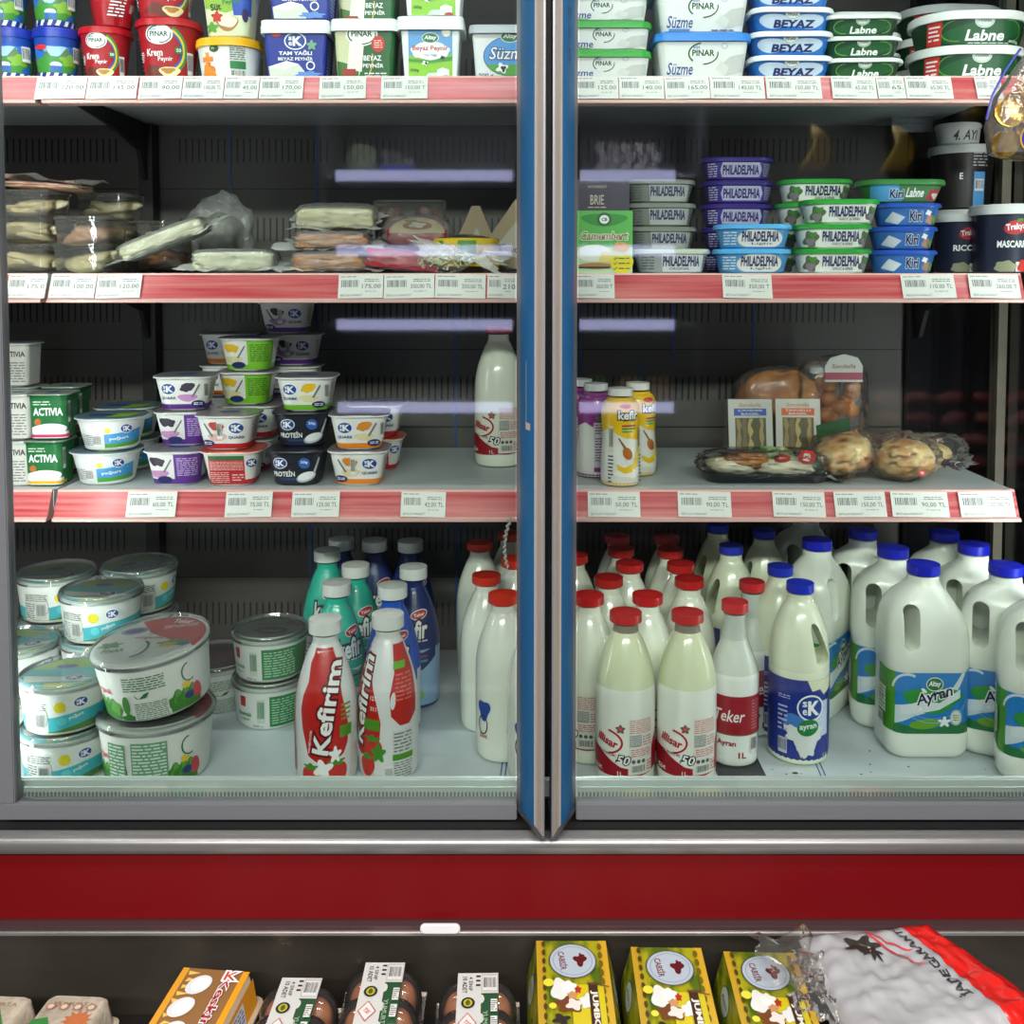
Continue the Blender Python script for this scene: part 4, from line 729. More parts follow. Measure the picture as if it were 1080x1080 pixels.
# deck
dm = two_tone('deck_film', '#c3ccd0', '#d3dadd', 5, (1, 1, 1), .28, 3)
bm = bmesh.new(); box(bm, XL, XE-.001, 1.452, 2.048, ZD-.02, ZD)
for x, s in ((-.345, .10), (.185, .06), (.475, .05), (-.03, .03)):
    for q in (0, .007): bm.faces.new([bm.verts.new(p) for p in ((x+q, 1.455, ZD+.0001), (x+q+.0022, 1.455, ZD+.0001), (x+q+.0022+s, 2.04, ZD+.0001), (x+q+s, 2.04, ZD+.0001))]).material_index = 1
rr = random.Random(3)
for k in range(34):
    x = rr.choice([rr.uniform(-.75, 0), rr.uniform(.36, .8), rr.uniform(.38, .46)]); y = rr.uniform(1.47, 1.62); s = rr.uniform(.0007, .0022)
    bm.faces.new([bm.verts.new((x+s*cos(t)*rr.uniform(.5, 1.5), y+s*sin(t)*rr.uniform(.5, 1.5), ZD+.0003)) for t in (0, 1, 2, 3, 4, 5)]).material_index = 2
for cx, cy, s in ((.470, 1.500, .011), (.455, 1.512, .006), (.443, 1.53, .005), (.10, 1.50, .0), (.395, 1.62, .010)):
    if s: bm.faces.new([bm.verts.new((cx+s*cos(t)*(1+.3*sin(5*t)), cy+s*.7*sin(t), ZD+.0004)) for t in [k*.6 for k in range(10)]]).material_index = 2
obj('bottom_deck', bm_mesh(bm, 'deck', [dm, M('#33548c', .5), M('#2a2a2c', .7)]), fr)
obj('rubber_mat', boxm('mat', M('#3a3c3e', .8), (.318, .395, 1.47, 1.66, ZD+.0001, ZD+.0004)), fr)
obj('deck_lip', boxm('lip', M('#c4ccc8', .3), (XL, XE-.001, 1.440, 1.450, .66, .7265), bev=.002), fr)
bm = bmesh.new(); box(bm, -.733, .0, 1.428, 1.432, .700, .719, 0); box(bm, .087, .87, 1.428, 1.432, .700, .719, 0)
x = -.732
while x < .87:
    if x < -.003 or x > .09: box(bm, x, x+.0028, 1.4262, 1.428, .7045, .7125, 1)
    x += .0056
obj('door_gasket', bm_mesh(bm, 'gasket', [M('#b4bcb6', .3), M('#6e7470', .4)]), fr)
GL = clear('door_glass_sheet', '#eef3f1', 1.50)
def door(x0, x1, hs):
    d = obj('door', boxm('door_frame', ALU, (x0, x1, 1.405, 1.427, .682, .7065), (x0, x1, 1.405, 1.427, 2.06, 2.12),
        *([(x0, x0+.030, 1.405, 1.427, .7065, 2.06)] if hs > 0 else [(x1-.030, x1, 1.405, 1.427, .7065, 2.06)]), bev=.0015), fr)
    obj('door_glass', boxm('glass', GL, (x0+.028 if hs > 0 else x0+.002, x1-.002 if hs > 0 else x1-.028, 1.413, 1.418, .704, 2.065)), d)
    # projecting full height grip, slanted outwards, with blue protective film
    A = (0, 1.420); B = (.036, 1.335)
    def L(t, o=0): return (A[0]+(B[0]-A[0])*t-o*.92, A[1]+(B[1]-A[1])*t-o*.39)
    pts = [(0, 1.43), A, L(.14), L(.16, .0006), L(.66, .0006), L(.68), L(.80, -.001), L(.84), B, (.0385, 1.335), (.0385, 1.43)]
    mis = [0, 0, 1, 1, 1, 2, 2, 2, 0, 0, 0]
    bx = x1 if hs > 0 else x0
    pts = [(bx+p[0]*hs*1.0, p[1]) for p in pts]
    h = obj('door_handle', extr(pts, .699, 2.12, 'Z', [ALU, BLUE, BEIGE], 'handle', mis), d)
    obj('end_cap', extr([(bx-.003*hs, 1.43), (bx-.003*hs, 1.416), (bx+.033*hs, 1.330), (bx+.0395*hs, 1.330), (bx+.0395*hs, 1.43)], .695, .6988, 'Z', ALUD, 'cap'), h)
    return h, bx
h1, b1 = door(-.765, 0.0, 1); h2, b2 = door(.087, .88, -1)
# handwriting on the film
def filmmap(bx, hs):
    n = Vector((.92*-hs, -.39, 0))
    def f(u, v, off):
        t = .41+u/.0923; return (bx+hs*.036*t-.92*hs*(off+.0008), 1.420-.085*t-.39*(off+.0008), v)
    return f
a = Art(); y = 1.905
for ch in 'KINIZ': a.text(ch, 0, y, .013 if ch != 'I' else .003, .016, '#123a58', -.01, rot=.1); y -= .030
obj('handwriting', a.mesh(filmmap(b2, -1), 'handwriting'), h2)
a = Art(); y = 1.92
for ch in 'APK': a.text(ch, 0, y, .012, .013, '#123a58', -.01); y -= .028
obj('handwriting', a.mesh(filmmap(b1, 1), 'handwriting'), h1)
a = Art(); a.rect(-.001, 1.27, .0, 1.36, '#c9c4bd'); a.rect(-.002, 1.262, .014, 1.272, '#b9a89c')
obj('torn_tape', a.mesh(filmmap(b1, 1), 'tape'), h1)
obj('centre_post', boxm('centre', BLACK, (.0, .087, 1.445, 1.48, .69, 2.12)), fr)
obj('kick_channel', boxm('channel', M('#18191a', .5), (-1.3, 1.3, 1.434, 1.439, .641, .6995), (-1.3, 1.3, 1.401, 1.434, .62, .6545)), fr)
obj('bumper', extr([(1.374, .685), (1.364, .684), (1.357, .680), (1.354, .674), (1.354, .666), (1.357, .660), (1.364, .6565), (1.374, .6555)], -1.3, 1.3, 'X', M('#787878', .3, .5), 'bumper'), fr)
obj('front_panel', boxm('panel', M('#64030a', .5, var=.04, scale=3, spec=.25), (-1.3, 1.3, 1.372, 1.40, .5545, .6545)), fr)
FT = obj('led_tube', boxm('tube', emit('led', '#f3fbff', 6), (XL+.05, XR-.05, 1.47, 1.49, 2.15, 2.17)), fr)
# open egg well under the cabinet
bk = thing('open_egg_bunker', 'open stainless steel well holding the egg packs below the red panel', 'bunker', (0, 0, 0))
obj('back_wall', boxm('bw', two_tone('dark_steel', '#57524a', '#6a655c', 6, (.4, 1, 1.2), .3, metal=.8), (-1.3, 1.3, 1.362, 1.372, .42, .5425)), bk)
obj('rim', boxm('rim', [M('#5d4a4c', .35, .6), M('#b9bab8', .3, .8)], (-1.3, 1.3, 1.358, 1.397, .5425, .5535), (-1.3, 1.3, 1.3555, 1.360, .5405, .546, 1), bev=.0008), bk)
obj('floor_plate', boxm('fp', M('#2c2a28', .5, .6), (-1.3, 1.3, .70, 1.362, .40, .42)), bk)
obj('front_wall', boxm('fw', STEEL, (-1.3, 1.3, .66, .70, .0, .56)), bk)
obj('base', boxm('base', M('#2a2a2c', .6), (-1.3, 1.3, .70, 1.395, 0, .40)), bk)
obj('plinth', boxm('plinth', M('#2a2a2c', .6), (XL-.03, 1.3, 1.402, 2.10, 0, .64)), fr)
p = at(464, 966, 1.352)
e = loft('clip', [(0, .0285, .0068, .0068), (.003, .0285, .0068, .0068), (.0045, .027, .0055, .0055)], M('#d8d6da', .35), 8); tg = obj('rim_clip', e, None, (p.x, 1.357, .552), (R(90), 0, 0), label='small white oval plastic clip on the steel rim below the red panel', category='clip')

# =================================================================== stacks on the shelves
def S(px, Yf, z, seq, gap=.0006):
    for it in seq:
        k, lab, grp = it[0], it[1], it[2]; dx = it[3] if len(it) > 3 else 0; rz = it[4] if len(it) > 4 else 0; dy = it[5] if len(it) > 5 else 0
        kd = K[k] if isinstance(k, str) else k; Y = Yf+kd.hy+dy
        kd.put((xat(px+dx, Y, z), Y, z+gap), lab, grp, rz); z += kd.h+gap
G = 'tubs and cups on the top shelf'
YF = 1.672
S(14, YF, Z1, [('alp', 'blue lidded mountain-scene cup at the far left end of the top shelf, lower of two', 'blue mountain-scene cheese cups'), ('alp', 'upper blue mountain-scene cup at the far left end, cut by the frame top', 'blue mountain-scene cheese cups', -8)])
S(61, YF, Z1, [('alp', 'blue lidded mountain-scene cup beside the small red tub, lower of two', 'blue mountain-scene cheese cups', 0, .3), ('alp', 'upper blue mountain-scene cup, on the one beside the small red tub', 'blue mountain-scene cheese cups', -2, .1)])
S(113, YF, Z1, [('krem_s', 'smaller red Krem Peynir tub standing on the top shelf', 'red cheese spread tubs'), ('krem_s', 'red tub with white print on the smaller red cheese tub', 'red cheese spread tubs', 6, 2.2)])
S(180, YF, Z1, [('krem_l', 'larger red Krem Peynir tub standing on the top shelf', 'red cheese spread tubs'), ('krem_l', 'red tub stacked on the larger red cheese tub', 'red cheese spread tubs', -6, .4)])
S(243, YF, Z1, [('plus', 'low white tub with a yellow lid and an orange plus sign', None), ('sut', 'pale green Süt Peyniri tub with bread picture, on the yellow-lidded tub', None, 2)])
S(317, YF, Z1, [('sekb', 'blue TAM YAĞLI cheese tub with white lid, lower of two', 'blue white-cheese tubs'), ('sekb', 'blue TAM YAĞLI cheese tub stacked on another, cut by the frame top', 'blue white-cheese tubs', 4)])
S(388, YF, Z1, [('ping', 'dark green BEYAZ PEYNİR tub with white lid, standing on the shelf', 'dark green cheese tubs'), ('ping', 'dark green cheese tub stacked on the other dark green one', 'dark green cheese tubs', 2, 0, .05)])
S(456, YF, Z1, [('bey', 'Beyaz Peynir tub with meadow picture, standing on the top shelf', 'meadow-picture cheese tubs'), ('bey', 'Beyaz Peynir tub with meadow picture, stacked on its twin', 'meadow-picture cheese tubs', 3)])
S(538, YF, Z1, [('suz', 'translucent tub with blue oval Süzme label, half behind the door post', None)])
S(632, YF, Z1, [('pgr', 'green-lidded Süzme tub, bottom of its stack', 'green-lidded strained cheese tubs', 2), ('pgr', 'green-lidded Süzme tub, second from the shelf', 'green-lidded strained cheese tubs', 2), ('pgr', 'green-lidded Süzme tub, third from the shelf', 'green-lidded strained cheese tubs', 0), ('pgr', 'green-lidded Süzme tub, topmost of its stack', 'green-lidded strained cheese tubs', 1)])
S(736, YF, Z1, [('pbl', 'blue-lidded Süzme tub standing on the top shelf', 'blue-lidded strained cheese tubs'), ('pbl', 'blue-lidded Süzme tub stacked on its twin', 'blue-lidded strained cheese tubs', 0)])
for k, w in enumerate(('bottom', 'second from the bottom', 'third from the bottom', 'topmost')):
    p0 = ('byz', 'bright blue BEYAZ tub with white lid, %s of its stack' % w, 'bright blue cheese tubs'); kd = K['byz']
    kd.put((xat(829, YF+.05, Z1), YF+.05, Z1+.0006+k*(kd.h+.0006)), p0[1], p0[2], .03*(-1)**k)
for k, w in enumerate(('bottom', 'middle', 'top')):
    kd = K['lab_s']; kd.put((xat(905-k*1.5, YF+.047, Z1), YF+.047, Z1+.0006+k*(kd.h+.0006)), 'small dark green Labne tub, %s of the three beside the bright blue tubs' % w, 'small dark green Labne tubs', -.05)
kd = K['lab_s']; [kd.put((xat(905, 1.84, Z1), 1.84, Z1+.0006+k*(kd.h+.0006)), 'small green Labne tub in the rear stack, %s' % w, 'small dark green Labne tubs') for k, w in enumerate(('lowest', 'second up', 'third up', 'highest'))]
kd = K['lab_l']; [kd.put((xat(1016+2*k, YF+.078, Z1), YF+.078, Z1+.0006+k*(kd.h+.0006)), 'large dark green Labne tub at the right end, %s' % w, 'large dark green Labne tubs', 0) for k, w in enumerate(('lower one', 'upper one'))]
[kd.put((xat(988+k*4, 1.93, Z1), 1.93, Z1+.0006+k*(kd.h+.0006)), 'large green Labne tub behind the front pair, %s of the rear stack' % w, 'large dark green Labne tubs', .1) for k, w in enumerate(('bottom', 'middle', 'top'))]

# second shelf, right door
S(636, 1.675, Z2, [('cam', 'green Camembert cheese box standing at the left of the right door', None)])
S(634, 1.735, Z2, [('brie', 'dark purple BRIE cheese box standing behind the green Camembert box', None)])
S(707, YF, Z2, [('ph_grey', 'silver ORIGINAL cream cheese tub standing alone at the shelf front', None, 0, .04)])
kd = K['ph_dark']; [kd.put((xat(696-k, 1.81, Z2), 1.81, Z2+.0006+k*(kd.h+.0006)), 'grey cream cheese tub in the stack behind the silver one, %s' % w, 'grey cream cheese tubs', .05*(k % 2)) for k, w in enumerate(('bottom', 'second', 'third', 'top'))]
kd = K['ph_purple']; [kd.put((xat(775+(k % 2)*1.5, 1.83, Z2), 1.83, Z2+.0006+k*(kd.h+.0006)), 'purple cream cheese tub, %s of the purple stack' % w, 'purple cream cheese tubs', .03*(k % 3)) for k, w in enumerate(('lowest', 'second from the bottom', 'middle', 'second from the top', 'topmost'))]
S(792, YF, Z2, [('ph_blue', 'light blue cream cheese tub standing on the shelf', 'light blue cream cheese tubs'), ('ph_blue', 'light blue cream cheese tub stacked on its twin', 'light blue cream cheese tubs', 1)])
S(876, YF, Z2, [('ph_green', 'green-lidded herb cream cheese tub, bottom of the front stack', 'green-lidded herb cream cheese tubs'), ('ph_green', 'green-lidded herb cream cheese tub, middle of the front stack', 'green-lidded herb cream cheese tubs', 0), ('ph_green', 'green-lidded herb cream cheese tub, shifted right on top of the front stack', 'green-lidded herb cream cheese tubs', 8, -.04)])
kd = K['ph_green']; [kd.put((xat(851+k*2, 1.80, Z2), 1.80, Z2+.0006+k*(kd.h+.0006)), 'green-lidded herb tub in the rear stack beside the purple tubs, %s' % w, 'green-lidded herb cream cheese tubs') for k, w in enumerate(('bottom', 'second up', 'third up', 'top'))]
S(950, YF+.012, Z2, [('kiri', 'royal blue oval tub, bottom of its stack', 'royal blue oval cheese tubs'), ('kiri', 'royal blue oval tub, second in its stack', 'royal blue oval cheese tubs', 0), ('kiri', 'royal blue oval tub, third in its stack', 'royal blue oval cheese tubs', 4), ('kiril', 'green and blue Labne tub on top of the royal blue stack', None, -2)])
S(1059, YF, Z2, [('masc', 'black MASCARPONE bucket with white lid at the right end of the shelf', None)])
S(1013, 1.745, Z2, [('rico', 'black RICOTTA bucket with white lid, partly behind the MASCARPONE bucket', None)])
S(1016, 1.87, Z2, [('darkb', 'dark lidded bucket standing behind the RICOTTA bucket, lower of two', 'dark rear buckets'), ('darkb', 'dark bucket with a blue barcode panel, upper of the rear two', 'dark rear buckets', -3), ('smallt', 'small grey round tub with writing, on top of the dark rear bucket', None, -6)])

# third shelf cups
GA = 'green and white square yogurt cups'
S(20, YF, Z3, [('actw', 'white square yogurt cup at the left door edge, lower row', GA), ('actw', 'white square yogurt cup at the left door edge, upper row', GA, 1)])
S(57, YF, Z3, [('acty', 'green square yogurt cup with yellow stripe standing on the shelf', GA, -3), ('actg', 'green square yogurt cup with pink stripe on the yellow-striped one', GA, 1, .06)])
S(26, 1.77, Z3, [('actg', 'green square yogurt cup in the rear left stack, bottom', GA), ('actg', 'green square yogurt cup in the rear left stack, middle', GA), ('actw', 'pale square yogurt cup on top of the rear left stack', GA, -6)])
S(72, 1.78, Z3, [('actg', 'square yogurt cup behind the front green pair, lower', GA), ('actg', 'square yogurt cup behind the front green pair, upper', GA)])
GY = 'round white yogurt cups'
S(116, YF, Z3, [('sy', 'round white yogurt cup with blue swoosh, lower front', GY, -2), ('sy', 'round white yogurt cup with blue swoosh, upper front', GY, 3, .1)])
S(136, 1.80, Z3, [('sy', 'round white yogurt cup behind the front pair, lower', GY), ('sy', 'round white yogurt cup behind the front pair, upper', GY)])
GQ = 'fruit QUARK yogurt cups'
S(190, YF, Z3, [('berry2', 'purple blackberry yogurt cup, bottom of the left purple stack', GQ), ('berry2', 'purple blackberry yogurt cup, middle of the left purple stack', GQ, 8, .1, .04), ('berry0', 'purple blackberry yogurt cup, top of the left purple stack', GQ, 8, .1, .04)])
S(247, YF-.004, Z3, [('ingr', 'red strawberry cup turned to its ingredients panel, on the shelf', GQ, 1, .05), ('straw1', 'red and white strawberry QUARK cup on the turned cup', GQ, -4)])
S(264, 1.79, Z3, [('straw0', 'strawberry cup hidden low behind the front red pair', GQ), ('straw1', 'strawberry cup behind the front red pair, second up', GQ, 4), ('pine2', 'green pineapple cup, lower of the left green pair', GQ, -1), ('pine2', 'green pineapple cup on top of the left green pair', GQ, 1)])
S(316, YF, Z3, [('prot', 'black PROTEİN yogurt cup standing on the shelf', 'black protein yogurt cups'), ('prot', 'black yogurt cup with spoon, second in its stack', 'black protein yogurt cups', 5, .1, .03), ('pine0', 'white and green pineapple QUARK cup on the black cups', GQ, 9, 0, .03)])
S(380, YF, Z3, [('peach1', 'orange banded peach QUARK cup standing on the shelf', GQ), ('peach0', 'orange banded peach QUARK cup stacked on its twin', GQ, 0, .08)])
S(312, 1.90, Z3, [('straw0', 'strawberry cup at the base of the rear stack', GQ), ('straw0', 'strawberry cup second in the rear stack', GQ), ('berry1', 'purple cup third in the rear stack', GQ), ('berry1', 'purple cup fourth in the rear stack', GQ), ('berry1', 'purple blackberry cup crowning the rear stack', GQ, -8)])
S(243, 1.92, Z3, [('peach0', 'peach cup at the base of the far rear stack', GQ), ('peach0', 'peach cup second in the far rear stack', GQ), ('peach0', 'peach cup third in the far rear stack', GQ), ('peach0', 'orange peach cup atop the far rear stack beside the green cups', GQ)])
S(398, 1.80, Z3, [('ingr', 'red cup behind the orange pair, lower', GQ), ('straw1', 'white and red cup behind the orange pair, upper', GQ)])
S(526, 1.84, Z3, [('milkp', 'full milk bottle with dark red cap, alone at the left door post', None)])
a = Art(.35); art_milk(a); 
S(654, YF, Z3, [('smy', 'yellow and white kefir bottle with banana picture, in front', 'small yellow kefir bottles', 0, .1)])
S(672, 1.76, Z3, [('smy', 'yellow kefir bottle half behind the front yellow one', 'small yellow kefir bottles', 0, .5)])
S(628, 1.745, Z3, [('smp', 'purple and white kefir bottle beside the yellow one', 'small purple kefir bottles', 0, .2)])
S(612, 1.82, Z3, [('smp', 'purple kefir bottle next to the blue door post', 'small purple kefir bottles', 0, -.2)])

# =================================================================== bottom deck
def B(k, px, py, lab, grp=None, rz=0, zb=ZD, Y=None, rx=0, ry=0, dz=0):
    kd = K[k]; sc_ = 1.035 if k == 'jug' else 1; zt = zb+kd.h*sc_
    p = at_z(px, py, zt) if Y is None else Vector((xat(px, Y, zt), Y, zt))
    kd.put((p.x, p.y, zb+.0006+dz), lab, grp, rz, rx, ry, sc_); return p
GM = 'glass milk bottles with red caps'
for i, (px, py, k, w, rz) in enumerate((
    (660, 643, 'milk', 'front red-capped milk bottle, left of the front two by the right door', 0), (725, 643, 'milk', 'front red-capped milk bottle, right of the front two', .05),
    (621, 625, 'milkp', 'red-capped milk bottle tight against the blue door post', -.5), (683, 624.5, 'milkp', 'red-capped milk bottle seen between the front two', .6),
    (642, 606.5, 'milkp', 'red-capped milk bottle in the third row near the door post', 1.), (727, 608, 'milkp', 'red-capped milk bottle right behind the right front one', 1.2),
    (664, 591.5, 'milkp', 'fourth row red-capped milk bottle, left of two', 2), (718, 592, 'milkp', 'fourth row red-capped milk bottle, right of two', 2),
    (655, 576, 'milkp', 'fifth row red-capped milk bottle, left of two', 1), (707, 577, 'milkp', 'fifth row red-capped milk bottle, right of two', 2),
    (651, 563, 'milkp', 'sixth row red-capped milk bottle in the shade, left', 1), (703, 563.5, 'milkp', 'sixth row red-capped milk bottle in the shade, right', 2),
    (606, 583, 'milkp', 'shaded red-capped milk bottle just inside the right door edge', 1))):
    B(k, px, py, w, GM, rz)
GW = 'full milk bottles behind the left door'
B('milkw', 531, 624, 'full milk bottle with bright orange-red cap and boxed label, left of the door post', GW, 0)
B('milkw', 566, 640, 'foremost milk bottle mostly hidden by the left door post', GW, .2)
B('milkw', 513, 604, 'full milk bottle second from the front, red cap, left of the post', GW, .9)
B('milkw', 574, 612, 'milk bottle behind the door post, second row', GW, .9)
B('milkw', 506, 570, 'shaded milk bottle with dark red cap at the rear left of the group', GW, 1.2)
B('milkw', 543, 587, 'milk bottle behind the twisted cord, red cap half hidden', GW, 1.5)
B('milkw', 538, 567, 'rearmost shaded milk bottle by the left door post', GW, 1.5, Y=1.99)
GP = 'small red-capped plastic bottles with a red wrap'
B('pet', 775, 632, 'red-capped plastic bottle with dark red wrap, in front', GP)
B('pet', 793, 611, 'red-capped plastic bottle with red wrap behind the front one', GP, .3)
GS = 'ayran bottles with a loop handle'
B('sekj', 844, 612, 'blue-capped ayran bottle with loop handle and dark blue label, in front', GS, 0)
B('sekj', 823, 600, 'blue-capped ayran bottle half hidden between the front one and the red caps', GS, .2, Y=1.685)
GJ = 'large ayran jugs with blue caps'
B('jug', 974, 592, 'large ayran jug with blue cap facing the front squarely', GJ)
B('jug', 942, 575, 'ayran jug directly behind the squarely facing one', GJ, -.25)
B('jug', 910, 556.5, 'third ayran jug back, left of the squarely facing one', GJ, -.25)
B('jug', 1105, 611, 'foremost ayran jug cut by the right picture edge', GJ, -.35)
B('jug', 1061, 593, 'blue-capped ayran jug second from the right edge', GJ, -.45)
B('jug', 1027, 571.5, 'shaded ayran jug third from the right edge', GJ, -.3)
B('jug', 996, 558.5, 'shaded ayran jug at the rear right', GJ, 0)
B('jug', 862, 567, 'blue-capped jug in the shade behind the loop-handled bottle', GJ, .9)
B('sekj', 806, 566, 'shaded ayran bottle with a blue cap above the red caps, right one', GS, 2.5, Y=1.925)
B('sekj', 771, 573, 'shaded ayran bottle with a blue cap above the red caps, left one', GS, 2.6)
B('jug', 850, 557, 'rearmost shaded jug behind the loop-handled bottle', GJ, 0, Y=1.975)
B('sekj', 757, 557, 'rearmost shaded ayran bottle behind the milk bottles', GS, 2.57, Y=1.97)
GK = 'strawberry kefir bottles'
B('kf1', 343, 650, 'red and white strawberry kefir bottle with its lettering in full view', GK, 0)
B('kf2', 409, 645, 'red and white strawberry kefir bottle turned aside, right of its twin', GK, 0)
GT, GB = 'teal kefir bottles', 'blue kefir bottles'
B('kteal', 355, 612, 'teal kefir bottle right behind the front strawberry bottle', GT, .6)
B('kteal', 375, 593.5, 'teal kefir bottle third from the front', GT, .3)
B('kteal', 345, 578, 'teal kefir bottle at the left of the rear', GT, 0)
B('kblue', 414, 615, 'bright blue kefir bottle behind the turned strawberry bottle', GB, .1)
B('knavy', 436, 595.5, 'navy kefir bottle with a fading blue label, right of the bright blue one', GB, 0)
B('knavy', 395, 568, 'shaded navy kefir bottle in the rear centre', GB, .3)
B('knavy', 433, 562, 'shaded navy kefir bottle at the rear right', GB, .3, Y=1.975)
B('knavy', 360, 558, 'shaded navy kefir bottle at the rear left', GB, .3, Y=1.99)
GU = 'teal and green yogurt tubs with clear lids'
def stack2(px, py, labs, Y=None, kd='yt', rzs=(0, 0), grp=GU, dx=0):
    h = K[kd].h; n = len(labs); p = at_z(px, py, ZD+h*n) if Y is None else Vector((xat(px, Y, ZD+h*n), Y, 0))
    for i, l in enumerate(labs): K[kd].put((p.x+dx*i, p.y, ZD+.0006+i*(h+.0008)), l, grp, rzs[i % len(rzs)])
stack2(68, 706, ('teal and green yogurt tub at the front left, on the deck', 'teal and green yogurt tub at the front left, upper one'), rzs=(.2, .1), dx=.002)
stack2(107, 619, ('yogurt tub at the foot of the second-row stack', 'yogurt tub under the second-row teal one', 'teal and green yogurt tub in the second row, upper'), rzs=(0, .1))
stack2(19, 655, ('yogurt tub at the left door frame, lower', 'yogurt tub at the left door frame, upper'), Y=1.67, rzs=(.5, .6))
stack2(60, 601, ('shaded yogurt tub in the rear left stack, bottom', 'shaded yogurt tub in the rear left stack, middle', 'shaded yogurt tub in the rear left stack, top'), rzs=(.3, .3))
stack2(147, 594, ('shaded yogurt tub in the rear right stack, bottom', 'shaded yogurt tub in the rear right stack, middle', 'shaded yogurt tub in the rear right stack, top'), rzs=(.9, .9))
GO = 'large organic yogurt tubs with red and white seals'
p = B('teer0', 165, 740, 'large organik yogurt tub with red seal standing on the deck, under the tilted one', GO, 0, Y=1.545)
K['teer1'].put((p.x+.004, p.y+.004, ZD+.106+.0105), 'large organik yogurt tub tilted on top of its twin', GO, .05, .09, -.10)
B('rd', 227, 690, 'yogurt tub with a dark red seal behind the large organik pair', None, .4)
stack2(285, 660, ('green and white yogurt tub, lower of the pair', 'green and white yogurt tub, upper of the pair'), kd='hm', rzs=(.2, 0), grp='green and white yogurt tubs')
# twisted cord
pts = []; q = at(541, 545, 1.60)
for i in range(40):
    t = i/39; pts.append((q.x-.010*sin(t*2.6)-.004+.002*sin(t*60), 1.60+.002*cos(t*60), q.z-.085*t))
obj('twisted_rope', tube('cord', pts, .0022, M('#a8a49c', .5, bump=.3)), None, label='twisted pale rope hanging under the shelf beside the left door post', category='rope')

# =================================================================== price tags
a0 = math.atan2(.018, .043)
def tag(x0, x1, lev, price, where, two=0):
    z = (Z3, Z2, Z1)[lev]; px = (x0+x1)/2; zc = z-.021; Y = 1.6385; w = (x1-x0)/1040*(Y+(CAMZ-zc)*.052); h = .0425
    o = thing('price_tag', where, 'price tag', (xat(px, Y, zc), Y, zc), (-a0, 0, rr.uniform(-.01, .01)), 'price tags in the shelf rails')
    o.rotation_euler = (-a0, rr.uniform(-.02, .02), 0)
    obj('card', boxm('card', M('#d6d6d0', .5), (-w/2, w/2, -.0012, -.0006, -h/2, h/2)), o)
    a = Art(); a.lines(-w*.46, h*.36, -w*.1, h*.44, 1, '#77777a'); a.bars(-w*.46, -h*.12, -w*.02, h*.30, '#d6d6d0', '#5a5c60'); a.text(price, w*.24, -h*.02, w*.42, h*.2, '#3a3c40', 0); a.lines(w*.08, h*.16, w*.42, h*.32, 2, '#77777a'); a.lines(w*.1, -h*.26, w*.35, -h*.18, 1, '#9a9a9c')
    a.text('BEYLAS MARKET', -w*.2, -h*.38, w*.48, h*.09, '#6a6a6e', 0)
    obj('lettering', a.mesh(lambda u, v, off: (u, -.0012-off, v), du=1, dv=1, base=.0002, step=.00004), o)
TG = ((38, 91, 2, '120,00', 'below the mountain-scene cups'), (92, 145, 2, '135,00', 'below the small red tub'), (147, 192, 2, '90,00', 'below the large red tub, left'), (193, 236, 2, '100,00 TL', 'below the large red tub, right'), (237, 273, 2, '45,00', 'below the yellow-lidded tub'), (274, 320, 2, '170,00', 'below the blue TAM YAĞLI tubs'), (337, 386, 2, '150,00', 'below the dark green cheese tubs'), (402, 451, 2, '150,00 T', 'below the Beyaz Peynir meadow tub'),
 (607, 652, 2, '125,00', 'below the green-lidded tubs, left'), (653, 700, 2, '140,00', 'below the green-lidded tubs, right'), (701, 748, 2, '165,00', 'below the blue-lidded tub, left'), (749, 806, 2, '140,00 TL', 'below the blue-lidded tub, right'), (808, 866, 2, '150,00 TL', 'below the bright blue BEYAZ tubs'), (877, 924, 2, '65,00 TL', 'below the small Labne tubs'), (925, 954, 2, '65,', 'squeezed between two Labne tags'), (955, 1004, 2, '65,00 TL', 'below the large Labne tubs'), (1029, 1056, 2, '75,00', 'at the right end beside the hanging bag'),
 (8, 49, 1, '175,0', 'at the left door edge on the middle rail'), (53, 101, 1, '100,00', 'below the clear cheese boxes, left'), (102, 149, 1, '120,00', 'below the clear cheese boxes, right'), (357, 404, 1, '175,00', 'below the brown cheese packs'), (405, 458, 1, '350,00 TL', 'below the red cheese wedge'), (459, 512, 1, '250,00 TL', 'below the yellow cheese wheel'), (514, 545, 1, '210', 'at the left door post on the middle rail'), (607, 648, 1, '260,00 T', 'below the Camembert box'), (762, 814, 1, '350,00 T', 'below the light blue tubs'), (951, 1007, 1, '110,00 TL', 'below the royal blue oval tubs'), (1022, 1075, 1, '260,00 T', 'below the MASCARPONE bucket'),
 (134, 186, 0, '60,00 TL', 'below the round white yogurt cups'), (238, 287, 0, '75,00 TL', 'below the red strawberry cups'), (308, 358, 0, '125,00 TL', 'below the black protein cups'), (423, 470, 0, '42,00 TL', 'on the empty stretch right of the orange cups'), (620, 675, 0, '50,00 TL', 'below the yellow kefir bottle'), (715, 771, 0, '90,00 TL', 'below the wrapped sandwich tray'), (815, 870, 0, '150,00 TL', 'below the sandwich wedges'), (880, 934, 0, '150,00 TL', 'below the two bagged buns'), (940, 1000, 0, '90,00 TL', 'second from the right on the lowest rail'), (1012, 1069, 0, '100,00 TL', 'rightmost on the lowest rail'))
for x0, x1, lv, pr, wh in TG: tag(x0, x1, lv, pr, 'white price tag reading %s, %s' % (pr.replace(' T', '').replace('L', ''), wh))
